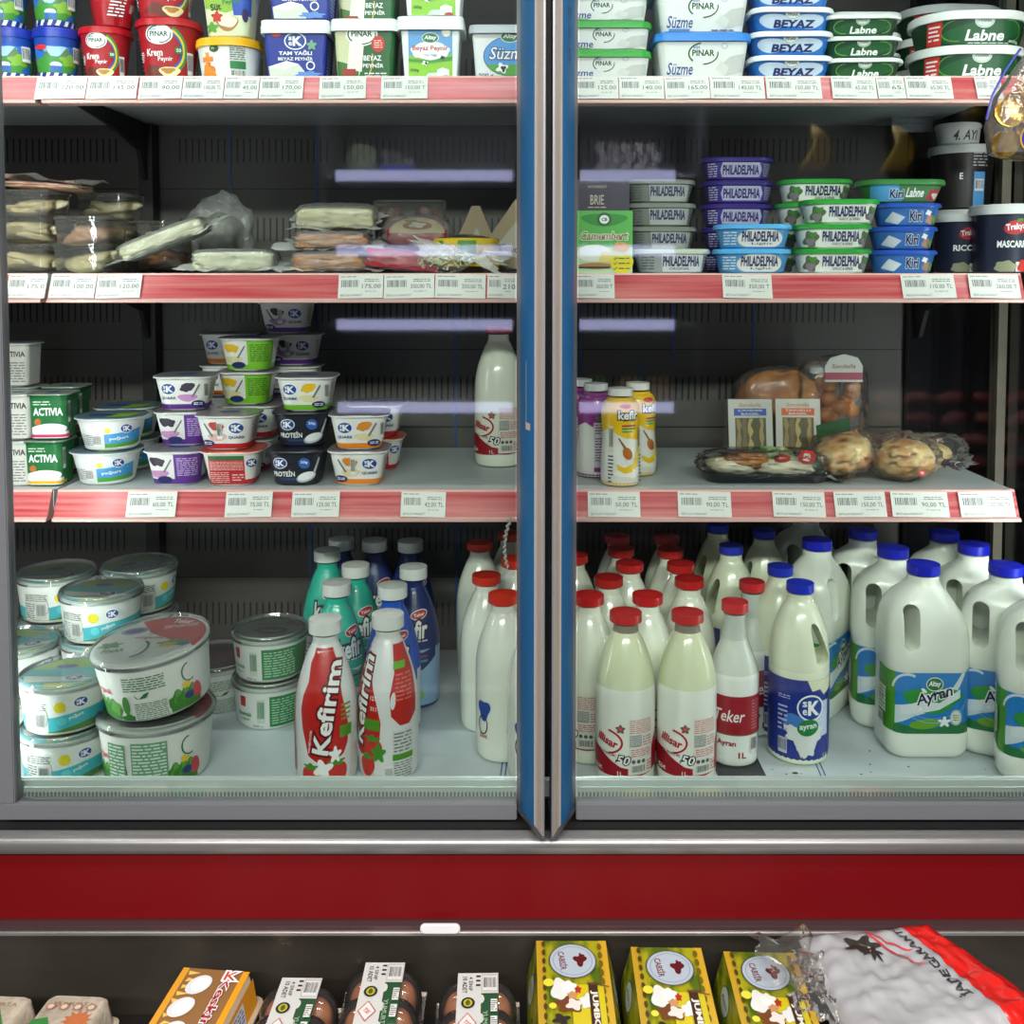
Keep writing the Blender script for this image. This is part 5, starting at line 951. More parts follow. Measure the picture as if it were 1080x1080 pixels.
# =================================================================== packed cheeses on the middle shelf, left door
FILM = clear('shrink_film', '#fafaf6', 1.42, .12, rough=.2, bump=.7, bscale=45)
BAGF = clear('bag_film', '#fafaf6', 1.36, .035, rough=.12, bump=.6, bscale=30)
EDGEF = clear('pouch_edge_film', '#ffffff', 1.5, .34, '#f2f2ee', rough=.15, bump=.9, bscale=50)
CLEARW = clear('cling_film', '#fbfbf8', 1.4, .02, rough=.12, bump=.6, bscale=40)
BOXF = clear('rigid_clear_plastic', '#eeeae2', 1.5, .05, rough=.06, bump=.15, bscale=25)
def sheet(name, w, d, mat, amp=.01, freq=18, seed=0, nx=26, ny=18, edge=.0, cup=0):
    bm = bmesh.new(); V = []
    for j in range(ny+1):
        for i in range(nx+1):
            u, v = i/nx-.5, j/ny-.5; k = 1+edge*noise.noise(Vector((u*7, v*7, seed*3.1)))
            n = noise.fractal(Vector((u*w*freq, v*d*freq, seed)), 1, 2, 3); V.append(bm.verts.new((u*w*k, v*d*k, amp*n+cup*(u*u+v*v))))
    for j in range(ny):
        for i in range(nx):
            q = j*(nx+1)+i; bm.faces.new((V[q], V[q+1], V[q+nx+2], V[q+nx+1]))
    return bm_mesh(bm, name, mat, 70)
def T(name, label, cat, px, Y, z, parts, group=None, rot=(0, 0, 0)):
    r = thing(name, label, cat, (xat(px, Y, z), Y, z+.002), rot, group)
    for p in parts:
        c = obj(p[0], p[1], r, p[2] if len(p) > 2 else (0, 0, 0), p[3] if len(p) > 3 else (0, 0, 0))
    settle(r, z); return r
CHE = two_tone('pale_cheese', '#e0d6a8', '#f2eac8', 25, rough=.45, bump=.2); CHW = two_tone('white_cheese_surface', '#dadab4', '#ecebd0', 18, rough=.4, bump=.15)
BRN = two_tone('smoked_cheese', '#a8683a', '#cc9058', 20, (1, 1, 6), .4); PNK = two_tone('pink_cheese', '#b88a78', '#cfae96', 22, rough=.5)
def clearbox(w, d, h, cm, seed):
    bx = loft('clear_box', [(0, w/2-.006, d/2-.006, .008), (.002, w/2-.004, d/2-.004, .01), (h-.006, w/2-.001, d/2-.001, .012), (h-.005, w/2+.001, d/2+.001, .013), (h-.001, w/2+.001, d/2+.001, .013), (h, w/2-.003, d/2-.003, .01)], BOXF, 5)
    ps = [('clear_box', bx)]
    R_ = random.Random(seed)
    for k in range(3):
        ps.append(('cheese_piece', blob('piece', (w*.62, d*.8, h*.42), cm, .18, 1.5, seed+k, 3, 3), ((k-1)*w*.14, R_.uniform(-.008, .008), h*(.24+.12*k)), (R_.uniform(-.3, .3), R_.uniform(-.3, .3), R_.uniform(0, 3))))
    return ps
GC = 'clear plastic boxes of sliced cheese'
bw, bh = .094, .0465
for px, Y, lvl, cm, lab in ((35, 1.73, 0, CHE, 'clear cheese box at the left edge, bottom row'), (96, 1.73, 0, CHE, 'clear cheese box second from the left, bottom row'), (35, 1.73, 1, CHE, 'clear cheese box at the left edge, middle row'), (97, 1.73, 1, PNK, 'clear cheese box with pinkish slices, middle row'), (36, 1.73, 2, CHE, 'clear cheese box at the left edge, top row'),
    (120, 1.86, 0, CHE, 'clear cheese box in the rear row, bottom'), (120, 1.86, 1, CHE, 'clear cheese box in the rear row, middle'), (118, 1.86, 2, CHE, 'clear cheese box in the rear row, top'), (178, 1.88, 0, BRN, 'clear box of brown slices in the rear row, lower'), (178, 1.88, 1, CHE, 'clear box in the rear row beside the slanted cheese slab, upper')):
    T('clear_cheese_box', lab, 'cheese box', px, Y, Z2+lvl*(bh+.0008), clearbox(bw, .10, bh, cm, px+lvl), GC)
T('flatbread_pack', 'flat pack of pale flatbread in film lying on the top left cheese box', 'flatbread pack', 52, 1.74, Z2+3*(bh+.001), [('flatbread', blob('fb', (.135, .10, .012), PNK, .1, 2, 3, 4, 4), (0, 0, .008)), ('film', sheet('film', .16, .12, FILM, .012, 14, 2), (0, 0, .020))], rot=(0, .05, 0))
def slab(w, d, h, cm, seed, fin=.03, ang=0, name='cheese_slab'):
    return [(name, blob('slab', (w, d, h), cm, .05, 2.5, seed, 4, 7), (0, 0, h/2+.001)), ('film', blob('film', (w+.006, d+.006, h+.006), FILM, .10, 6, seed+1, 4, 5), (0, 0, h/2+.003)), ('film_edge', sheet('fin', w+fin*2, d*1.05, EDGEF, .009, 26, seed, edge=.25), (0, -.004, h*.40), (.25, 0, 0))]
T('vacuum_packed_cheese', 'long white cheese slab in film leaning up to the right', 'packed cheese', 178, 1.73, Z2+.004, slab(.150, .07, .026, CHW, 11), None, (0, -R(21), .05))
T('vacuum_packed_cheese', 'flat white cheese slab in film lying on the shelf', 'packed cheese', 250, 1.72, Z2, slab(.135, .08, .034, CHW, 12, .02), None)
T('vacuum_packed_cheese', 'dark bagged cheese behind the white slabs', 'packed cheese', 234, 1.86, Z2, [('cheese', blob('c', (.085, .07, .10), M('#3a3c2c', .5), .15, 1.5, 4, 4, 2.4), (0, 0, .055)), ('film', blob('f', (.12, .08, .14), FILM, .22, 2, 5, 4, 2.2), (0, 0, .07))])
gbr = 'brown smoked cheese blocks in film'
T('vacuum_packed_cheese', 'brown cheese block in film, bottom of the brown stack', 'packed cheese', 350, 1.73, Z2, slab(.125, .08, .030, BRN, 21, .028, name='cheese_block'), gbr)
T('vacuum_packed_cheese', 'brown cheese block in film, middle of the brown stack', 'packed cheese', 352, 1.74, Z2+.037, slab(.125, .08, .026, BRN, 22, .028, name='cheese_block'), gbr)
T('vacuum_packed_cheese', 'pale yellow cheese block leaning back on top of the brown stack', 'packed cheese', 356, 1.75, Z2+.073, slab(.135, .06, .038, CHE, 23, .01, name='cheese_block'), None, (.2, 0, 0))
MEAT = two_tone('dark_meat', '#3a1a18', '#6e4038', 30, rough=.4, bump=.3)
tr = [('tray', loft('tray', [(0, .062, .012, .01), (.085, .066, .02, .014), (.087, .068, .022, .014), (.089, .060, .014, .01)], BOXF, 5)), ('meat', blob('m', (.05, .02, .07), MEAT, .2, 3, 2), (-.034, 0, .044)), ('meat', blob('m', (.05, .02, .07), MEAT, .2, 3, 5), (.03, 0, .044))]
T('meat_tray', 'clear two-cell tray of dark meat standing upright behind the red wedges', 'meat tray', 433, 1.80, Z2+.042, tr, None, (.15, 0, 0))
T('meat_tray', 'clear tray of dark meat lying under the upright one', 'meat tray', 436, 1.80, Z2, [('tray', loft('tray', [(0, .066, .045, .01), (.036, .072, .05, .014), (.038, .07, .048, .014)], BOXF, 5)), ('meat', blob('m', (.12, .08, .028), MEAT, .15, 3, 9), (0, 0, .017))])
# round cheese wheels and wedges
def wheel(r, h, cm, top, seed, half=False):
    bm = bmesh.new(); n = 30; pts = [(r*cos(t), r*sin(t)) for t in [pi*k/(n-1) if half else 2*pi*k/n for k in range(n)]]
    me = extr(pts, 0, h, 'Z', [cm], 'wheel'); a = Art(); a.add([(x*.93, y*.93) for x, y in pts], [tuple(range(n))], top); return me, a
me, a = wheel(.052, .026, M('#a81c2c', .35), '#b8a880', 1, True); a.ell(0, .022, .026, .013, '#8a3a24'); a.blotch(0, .024, .014, .008, '#c8c2b0', 4, .2); a.ell(-.012, .036, .012, .004, '#4c6a34')
T('cheese_half_wheel', 'half cheese wheel with dark red rind and printed label, lying on the tray', 'cheese', 441, 1.745, Z2+.044, [('rind', me), ('printed_label', a.mesh(topmap(.026), du=1, dv=1)), ('film', blob('f', (.12, .07, .036), FILM, .1, 5, 2, 4, 3), (0, .024, .014))], None, (R(38), 0, .05)).location.y -= .012
w1 = extr([(-.06, -.01), (-.045, .025), (.062, -.002), (.065, -.014), (0, -.016)], 0, .030, 'Z', M('#b81c2e', .3), 'wedge')
T('cheese_wedge', 'red waxed cheese wedge in film on the shelf', 'cheese', 423, 1.70, Z2, [('wax_rind', w1, (0, 0, .001)), ('film', blob('f', (.15, .055, .036), FILM, .22, 4, 7), (0, .002, .016))], None, (0, R(6), 0))
me, a = wheel(.058, .048, M('#dcb814', .35), '#dcc038', 2); a.ell(0, 0, .03, .03, '#c46a1c'); a.rect(-.05, -.02, -.02, .02, '#4c7a2c')
b = Art(); b.rect(-.012, .004, .02, .044, '#4c8a2c'); b.rect(-.05, .004, -.04, .044, '#4c8a2c'); b.text('PEYNİR', .04, .024, .03, .008, '#7a5a10', .02)
T('round_cheese', 'yellow and green waxed round cheese in crumpled film by the door post', 'cheese', 492, 1.735, Z2, [('wax_rind', me), ('printed_label', a.mesh(topmap(.048), du=1, dv=1)), ('printed_label', b.mesh(wrap([(0, .058), (.048, .058)]))), ('film', blob('f', (.128, .124, .056), CLEARW, .05, 4, 17), (0, 0, .028)), ('film_edge', sheet('fe', .15, .04, EDGEF, .016, 30, 5, edge=.4), (-.01, -.062, .022), (R(50), .2, 0))])
strands = bmesh.new(); R2 = random.Random(8)
ps = []
for k in range(14):
    x = R2.uniform(-.045, .03); pts = [(x+.012*sin(t*2+k), -.066-.006*R2.random(), .012+.024*R2.random()+.004*cos(t*3+k)) for t in (0, .7, 1.4, 2.1)]; ps.append(tube('s', pts, .0014, CHW, 5))
for m_ in ps: strands.from_mesh(m_)
T('string_cheese_pack', 'small pack of shredded white string cheese in front of the yellow wheel', 'packed cheese', 478, 1.735, Z2, [('cheese_strands', bm_mesh(strands, 'strands', CHW, 60)), ('film', blob('f', (.09, .012, .042), CLEARW, .15, 5, 3), (-.01, -.068, .022))])
KR = M('#a8967a', .7, var=.1)
for px, Y, rz, ry, lab in ((500, 1.86, .1, 0, 'brown paper cheese wedge standing at the back, left one'), (535, 1.84, -.2, .2, 'brown paper cheese wedge by the door post, right one')):
    tri = extr([(-.062, 0), (.062, 0), (.01, .125), (-.005, .125)], -.02, .02, 'Y', KR, 'wedge'); a = Art(); a.poly([(-.03, .02), (.035, .02), (.004, .085)], '#b8b4a4'); a.text('Gouda', .005, .035, .04, .012, INK, .02); a.blotch(-.015, .03, .008, .006, '#5a4a30')
    T('paper_cheese_wedge', lab, 'cheese', px, Y, Z2, [('paper_wrap', tri), ('printed_label', a.mesh(frontmap(-.02), du=1, dv=1))], 'brown paper cheese wedges', (0, ry, rz))
# paper under the top shelf
p = at(962, 122, 1.95); a = Art(); a.lines(-.03, -.02, .03, .02, 4, '#55585e')
o = thing('paper_note', 'small grey paper note hanging under the top shelf above the buckets', 'note', (p.x, 1.95, p.z)); obj('sheet', boxm('s', M('#6e7076', .7), (-.04, .04, -.0006, 0, -.032, .055)), o); obj('lettering', a.mesh(frontmap(-.0008), du=1, dv=1), o)

# =================================================================== third shelf, right door
BREAD = two_tone('bread_crumb', '#7a6238', '#a8905c', 40, (1, 1, 1), .7, 6, bump=.3); BUN = two_tone('baked_bun', '#b8782c', '#f6dca0', 22, (1, 1, 1.6), .45, 8, .36, .66, .5); BUNP = two_tone('pale_bun', '#c8a868', '#e0cc98', 8, rough=.5, bump=.2)
def wedgepack(band, word, seed, fill):
    w, h, d = .083, .130, .05
    bm = extr([(-d*.1, 0), (d, 0), (d*.2, h), (-d*.1, h)], -w/2, w/2, 'X', BOXF, 'pack')
    a = Art(); a.rect(-w/2+.001, .002, w/2-.001, h-.001, '#b4b4ac'); a.rect(-w*.36, h*.76, w*.36, h*.86, band); a.text(word, 0, h*.83, w*.55, h*.032, '#d0d0cc', .01); a.text('BAGEL', 0, h*.785, w*.4, h*.03, '#d0d0cc', .01)
    a.text('Sandella', 0, h*.91, w*.5, h*.055, '#a8742c', .01, shear=.2); a.rect(-w*.34, h*.17, w*.34, h*.73, fill)
    for k, cc in enumerate(('#8a7444', '#6a5a34', '#a89458', '#4a4a24', '#9a8450')): a.strip([(-w*.30+k*w*.125+.002*sin(i*2+k), h*(.18+.09*i)) for i in range(7)], [(-w*.22+k*w*.125+.003*sin(i*3+k), h*(.18+.09*i)) for i in range(7)], cc)
    for k in range(3): a.ell(-w*.15+k*w*.12, h*.09, .004, .0022, '#b4902c')
    sand = blob('sw', (w*.68, .018, h*.57), BREAD, .06, 5, seed, 4, 8)
    return [('clear_pack', bm), ('printed_card', a.mesh(frontmap(-d*.1-.0006), du=1, dv=1)), ('sandwich', sand, (0, .008, h*.45))]
gs = 'triangle sandwich packs'
T('sandwich_pack', 'triangle sandwich pack with a blue band', 'sandwich', 792, 1.78, Z3, wedgepack('#2c4a9a', 'ÇAVDAR', 3, '#4a4a38'), gs, (-R(9), 0, .03))
T('sandwich_pack', 'triangle sandwich pack with an orange band', 'sandwich', 842, 1.785, Z3, wedgepack('#c0501c', 'TAVUKLU', 6, '#5a4a30'), gs, (-R(9), 0, -.04))
LET = two_tone('lettuce', '#5f8a34', '#c8d49a', 30, rough=.5, bump=.4); TORT = two_tone('flour_wrap', '#c9bd9a', '#e4dcc4', 16, rough=.55, p0=.35, p1=.6, bump=.2); CHK = two_tone('roast_filling', '#8a4a18', '#c07a30', 25, rough=.4, bump=.4)
tray = loft('tray', [(0, .10, .03, .02), (.003, .104, .034, .022), (.018, .112, .042, .026), (.019, .116, .046, .03), (.017, .110, .040, .026), (.004, .10, .03, .02)], M('#17181a', .3), 7, capt=False)
a = Art(); a.ell(0, 0, .016, .012, '#c02a20'); a.text('13', 0, 0, .012, .011, WHITE, .03, rot=R(80))
T('wrap_sandwich_tray', 'black tray of wrap sandwiches under clear film', 'sandwich tray', 806, 1.735, Z3, [('tray', tray), ('wrap', blob('w1', (.10, .055, .036), TORT, .08, 3, 1), (-.055, 0, .026), (0, .1, .2)), ('wrap', blob('w2', (.12, .055, .038), TORT, .08, 3, 2), (.03, -.004, .026), (0, .05, -.1)), ('filling', blob('f', (.10, .045, .030), CHK, .25, 4, 3), (-.03, -.006, .038), (0, .1, .1)), ('lettuce', blob('l', (.07, .04, .03), LET, .3, 4, 4), (.015, .0, .043)), ('tomato', blob('t', (.03, .02, .016), M('#c03a20', .3), .1, 3, 3, 3), (.025, -.022, .042)), ('green_wrapper', blob('g', (.07, .05, .04), M('#2f4a2c', .4), .12, 3, 8), (.085, .004, .026)),
    ('round_sticker', a.mesh(lambda u, v, off: (u+.066, -.030-off, v+.046), du=1, dv=1)), ('film', blob('fm', (.236, .095, .05), CLEARW, .09, 7, 6, 5, 3), (0, 0, .031))])
def bunbag(seed, bm_, hdr, fin):
    ps = [('bun', blob('bun', (.105, .085, .068), bm_, .04, 1.5, seed, 4, 2.3), (0, 0, .036)), ('bag', blob('bag', (.125, .10, .082), BAGF, .16, 4, seed+2, 5, 2.2), (0, 0, .041))]
    ps.append(('bag_end', sheet('be', .085, .07, BAGF, .012, 30, seed, edge=.3), fin[0], fin[1]))
    return ps
a = Art(); a.rect(-.030, -.014, .030, .022, '#1f4a2c'); a.text('EKMEK', 0, .006, .045, .009, '#b8c8a8', .01, rot=.1); a.lines(-.024, -.010, .02, 0, 2, '#b8c8a8')
T('bagged_bun', 'golden bun in a clear bag with a green label, leaning left', 'bun', 894, 1.74, Z3, bunbag(4, BUN, 1, ((-.045, -.02, .012), (0, .3, .3)))+[('printed_label', a.mesh(lambda u, v, off: (u-.012, -.02+off*0-v*.35, .088+v*.75+off), du=1, dv=1))], 'bagged buns', (0, -.25, 0))
a = Art(); a.ell(0, 0, .006, .006, '#b02a20'); a.text('TM', 0, 0, .006, .004, WHITE, .02)
T('bagged_bun', 'round seeded bun in a clear bag, right of the leaning one', 'bun', 952, 1.725, Z3, bunbag(9, BUN, 0, ((.072, .0, .03), (.1, -.1, -.2)))+[('red_mark', a.mesh(lambda u, v, off: (u+.012, -.0525-off, v+.02), du=1, dv=1))], 'bagged buns')
T('bagged_bun', 'small bagged bun lying behind the round seeded one', 'bun', 985, 1.86, Z3, [('bun', blob('b', (.06, .06, .04), BUN, .05, 2, 3, 3, 2.3), (0, 0, .021)), ('bag', blob('bg', (.10, .08, .06), BAGF, .2, 4, 4, 4, 2.2), (.01, 0, .03))], 'bagged buns')
SN = two_tone('fried_snack', '#8a4c14', '#c88030', 12, rough=.5, bump=.5)
rb = random.Random(2); snack = bmesh.new()
for k in range(26):
    m_ = blob('n', (.034, .026, .03), SN, .12, 2, k, 2); 
    t = bmesh.new(); t.from_mesh(m_); bmesh.ops.transform(t, matrix=Matrix.Translation((rb.uniform(-.045, .045), rb.uniform(-.018, .018), rb.uniform(.02, .155))), verts=t.verts[:]); t.to_mesh(m_); t.free(); snack.from_mesh(m_)
a = Art(); a.poly([(-.036, 0), (.036, 0), (.036, .03), (.026, .046), (0, .053), (-.026, .046), (-.036, .03)], '#a8a8a4'); a.rect(-.036, .004, .036, .018, '#8a3a4c'); a.text('Sandella', 0, .030, .045, .008, '#6a3a1c', .01, shear=.2)
T('snack_bag', 'tall clear bag of orange fried snacks with an arched header card', 'snack bag', 876, 1.90, Z3, [('snacks', bm_mesh(snack, 'snacks', SN, 60)), ('bag', blob('bag', (.13, .07, .20), BAGF, .08, 3, 4, 4, 4), (0, 0, .10)), ('header_card', a.mesh(frontmap(-.038), du=1, dv=1), (.01, 0, .155))])
T('bread_pack', 'orange filled bread pack at the back beside the sandwich packs', 'bread', 820, 1.93, Z3, [('bread', blob('bb', (.16, .07, .17), SN, .12, 2, 12, 4, 3), (0, 0, .085)), ('bag', blob('bag', (.175, .08, .18), BAGF, .1, 3, 14, 4, 3), (0, 0, .09))])

# =================================================================== egg packs in the well
ZE = .421
def eggbox(name, wt, wb, L, h, sides, mats, m=5):
    return loft(name, [(0, wb/2-.006, L/2-.004, .01), (.004, wb/2-.002, L/2-.002, .012), (h*.45, wb/2, L/2, .014), (h*.47, wb/2+.006, L/2+.004, .014), (h*.52, wb/2+.006, L/2+.004, .014), (h*.54, wb/2, L/2, .014), (h*.95, wt/2, L/2-.006, .012), (h, wt/2-.004, L/2-.010, .010)], mats, m)
PULP = two_tone('moulded_pulp', '#a59a88', '#b8ae9c', 60, rough=.9, bump=.5)
def egg_place(px, py, ztop, L): p = at_z(px, py, ztop); return Vector((p.x, p.y-L/2, 0))
# pulp cartons
for px, lab, v in ((2, 'grey pulp egg carton with a green leaf print, cut by the left picture edge', 0), (82, 'grey pulp egg carton with an orange sun print, second from the left', 1)):
    L = .25; h = .075; q = egg_place(px, 1044, ZE+.105, L)
    a = Art(.7); a.poly([(-.040, -L*.3), (.03, -L*.3), (.030, L*.25), (-.0, L*.42), (-.040, L*.4)], '#2f7a34') if not v else a.poly([(-.040, -L*.4), (.02, -L*.4), (.0, L*.16), (-.022, L*.30), (-.040, L*.28)], '#2f7a34')
    a.ell(.018, L*.28, .014, .014, '#b8683c') if v else a.poly([(-.012, L*.1), (.02, L*.24), (.002, L*.36), (.014, L*.24)], WHITE); a.text('YUMURTA', .0, L*.40, .055, .006, '#8a6a4c', .01)
    if v:
        for k in range(12): a.poly([(.018+.014*cos(k*.5236), L*.28+.014*sin(k*.5236)), (.018+.020*cos(k*.5236+.2), L*.28+.020*sin(k*.5236+.2)), (.018+.014*cos(k*.5236+.35), L*.28+.014*sin(k*.5236+.35))], '#b8683c')
        for k in range(4): a.ell(-.027+k*.018, L*.37, .006, .006, '#a8705a'); a.ell(-.027+k*.018, L*.37, .004, .004, '#c8bca8')
    a.text('ORGANİK', -.01, L*.02, .05, .010, WHITE, .02)
    r = thing('egg_carton', lab, 'egg carton', (q.x, q.y, ZE+.0305), (-.03, 0, -.05), 'moulded pulp egg cartons')
    obj('body', eggbox('pulp', .082, .092, L, h, 0, PULP), r); obj('printed_label', a.mesh(topmap(h), du=1, dv=1), r)
    obj('latch', blob('latch', (.012, .03, .02), PULP, .1, 2, 1, 3), r, (.056, .04, h*.5))
# kraft carton with printed eggs
L = .26; h = .09; q = egg_place(222, 1018, ZE+.105, L)
a = Art(.5); a.rect(-.046, -L*.46, .046, L*.462, '#8a6238'); a.rect(-.047, -L*.46, -.038, L*.462, '#d89a2c'); a.rect(.038, -L*.46, .047, L*.462, '#e09a1c')
for k in range(14): a.poly([(-.038+rr.uniform(0, .01), L*(.44-.05*k)), (-.030+rr.uniform(0, .016), L*(.43-.05*k)), (-.034, L*(.41-.05*k))], '#e0c060')
for k in range(5): a.ell(-.012-(k % 2)*.006, L*(.34-.16*k), .015, .019, '#d8dcdc', rot=-.5); a.ell(-.010-(k % 2)*.006, L*(.345-.16*k), .011, .014, '#e8ecec', rot=-.5)
a.otext('Keskinoğlu', .022, L*.10, .15, .016, '#a81c2c', WHITE, .06, bold=.03, rot=-R(90)); a.otext('K', .026, L*.41, .016, .016, '#c83a1c', WHITE, .15); a.lines(-.04, -.02, .04, -.008, 2, '#2a2a2c')
r = thing('egg_carton', 'kraft brown and orange egg carton printed with white eggs', 'egg carton', (q.x, q.y, ZE+.0155), (0, 0, -.10))
obj('body', eggbox('kraft', .098, .116, L, h, 0, M('#b8a68a', .8, bump=.1)), r); obj('printed_label', a.mesh(topmap(h), du=1, dv=1), r)
a = Art(.5); a.rect(-L*.45, .045, L*.45, .085, '#d8901c'); a.rect(-L*.2, .05, L*.0, .08, '#c8ccd4'); a.rect(L*.1, .05, L*.3, .08, '#c8ccd4'); a.lines(L*.11, .052, L*.29, .078, 5, '#4a5a8a')
obj('printed_label', a.mesh(lambda u, v, off: (.0582-(v-.045)*.16+off, u, v), du=1, dv=1), r)
# clear packs of brown eggs
EGG = two_tone('brown_egg_shell', '#8a5232', '#a86a44', 14, rough=.45, p0=.3, p1=.7)
def egg(): 
    bm = bmesh.new(); bmesh.ops.create_uvsphere(bm, u_segments=18, v_segments=12, radius=1)
    for v in bm.verts: v.co = Vector((v.co.x*.0215*(1-.12*v.co.z), v.co.y*.0215*(1-.12*v.co.z), v.co.z*.028))
    return bm_mesh(bm, 'egg', EGG, 60)
eggm = egg(); EGF = clear('egg_pack_plastic', '#f6f4f2', 1.5, .02, rough=.05, bump=.1, bscale=20)
dome = bmesh.new()
for ix in (-1, 1):
    for iy in range(5):
        t = bmesh.new(); bmesh.ops.create_icosphere(t, subdivisions=3, radius=1)
        for v in t.verts: v.co = Vector((v.co.x*.0275+ix*.026, v.co.y*.0265+(iy-2)*.049, max(v.co.z, -.3)*.040+.038))
        m_ = bpy.data.meshes.new('t'); t.to_mesh(m_); t.free(); dome.from_mesh(m_)
bmd = bm_mesh(dome, 'dome', EGF, 60)
flange = boxm('fl', EGF, (-.057, .057, -.128, .128, .030, .0315), bev=.0005)
for px, py, lab, rz in ((318, 1026, 'clear pack of brown eggs, left of the three', -.02), (407, 1010, 'clear pack of brown eggs, middle one set furthest back', .0), (506, 1021, 'clear pack of brown eggs beside the yellow boxes', .02)):
    q = egg_place(px, py, ZE+.105, .25)
    r = thing('egg_pack', lab, 'egg pack', (q.x, q.y, ZE+.022), (0, 0, rz), 'clear packs of brown eggs')
    for ix in (-1, 1):
        for iy in range(5): obj('egg', eggm, r, (ix*.026, (iy-2)*.049, .038), (rr.uniform(-.1, .1), rr.uniform(-.1, .1), rr.uniform(0, 6)))
    obj('clear_pack', bmd, r); obj('pack_flange', flange, r)
    a = Art(.45); a.rect(-.027, -.118, .005, .118, '#c9cbc8'); a.rect(.005, -.118, .028, .118, '#1f4a2c'); a.strip([(-.027, .118), (0, .118), (.005, .118)], [(-.027, .1), (0, .1), (.005, .1)], '#c9cbc8')
    for k in range(7): a.ell(.005, -.1+.034*k, .0045, .008, '#c9cbc8')
    a.rect(-.027, .080, .028, .118, '#c9cbc8')
    a.rect(.005, .082, .028, .117, '#b8bab6'); a.bars(.007, .085, .026, .112, '#d5d5d2'); a.text('10 ADET', -.017, .095, .03, .006, INK, .02, rot=-R(90)); a.text('4 SINIF', -.009, .097, .026, .005, INK, .01, rot=-R(90)); a.lines(-.002, .09, .004, .115, 3, INK)
    for yy in (.062, -.02): a.ell(-.012, yy, .009, .010, INK); a.ell(-.012, yy, .006, .007, '#b0a82c'); a.ell(-.012, yy, .003, .005, '#4c5a1c')
    for yy in (.026, -.06): a.poly([(-.012, yy+.018), (.0, yy), (-.012, yy-.018), (-.024, yy)], '#b83a3a'); a.poly([(-.012, yy+.016), (-.0015, yy), (-.012, yy-.016), (-.0225, yy)], '#d8d8d5'); a.text('TSE', -.012, yy, .010, .006, '#b83a3a', .02, rot=-.8)
    for yy in (.055, .025, -.01): a.rect(.018, yy-.010, .0265, yy+.012, '#d8d8d5'); a.lines(.0185, yy-.008, .026, yy+.01, 5, '#55585a')
    a.text('YUMURTA', .011, .02, .05, .006, '#8aa88a', .02, rot=-R(90)); a.blotch(.010, -.04, .008, .012, '#b83a2c', 5, .3)
    obj('paper_label', a.mesh(lambda u, v, off: (u, v, .0795+off-.02*0), du=1, dv=1), r)
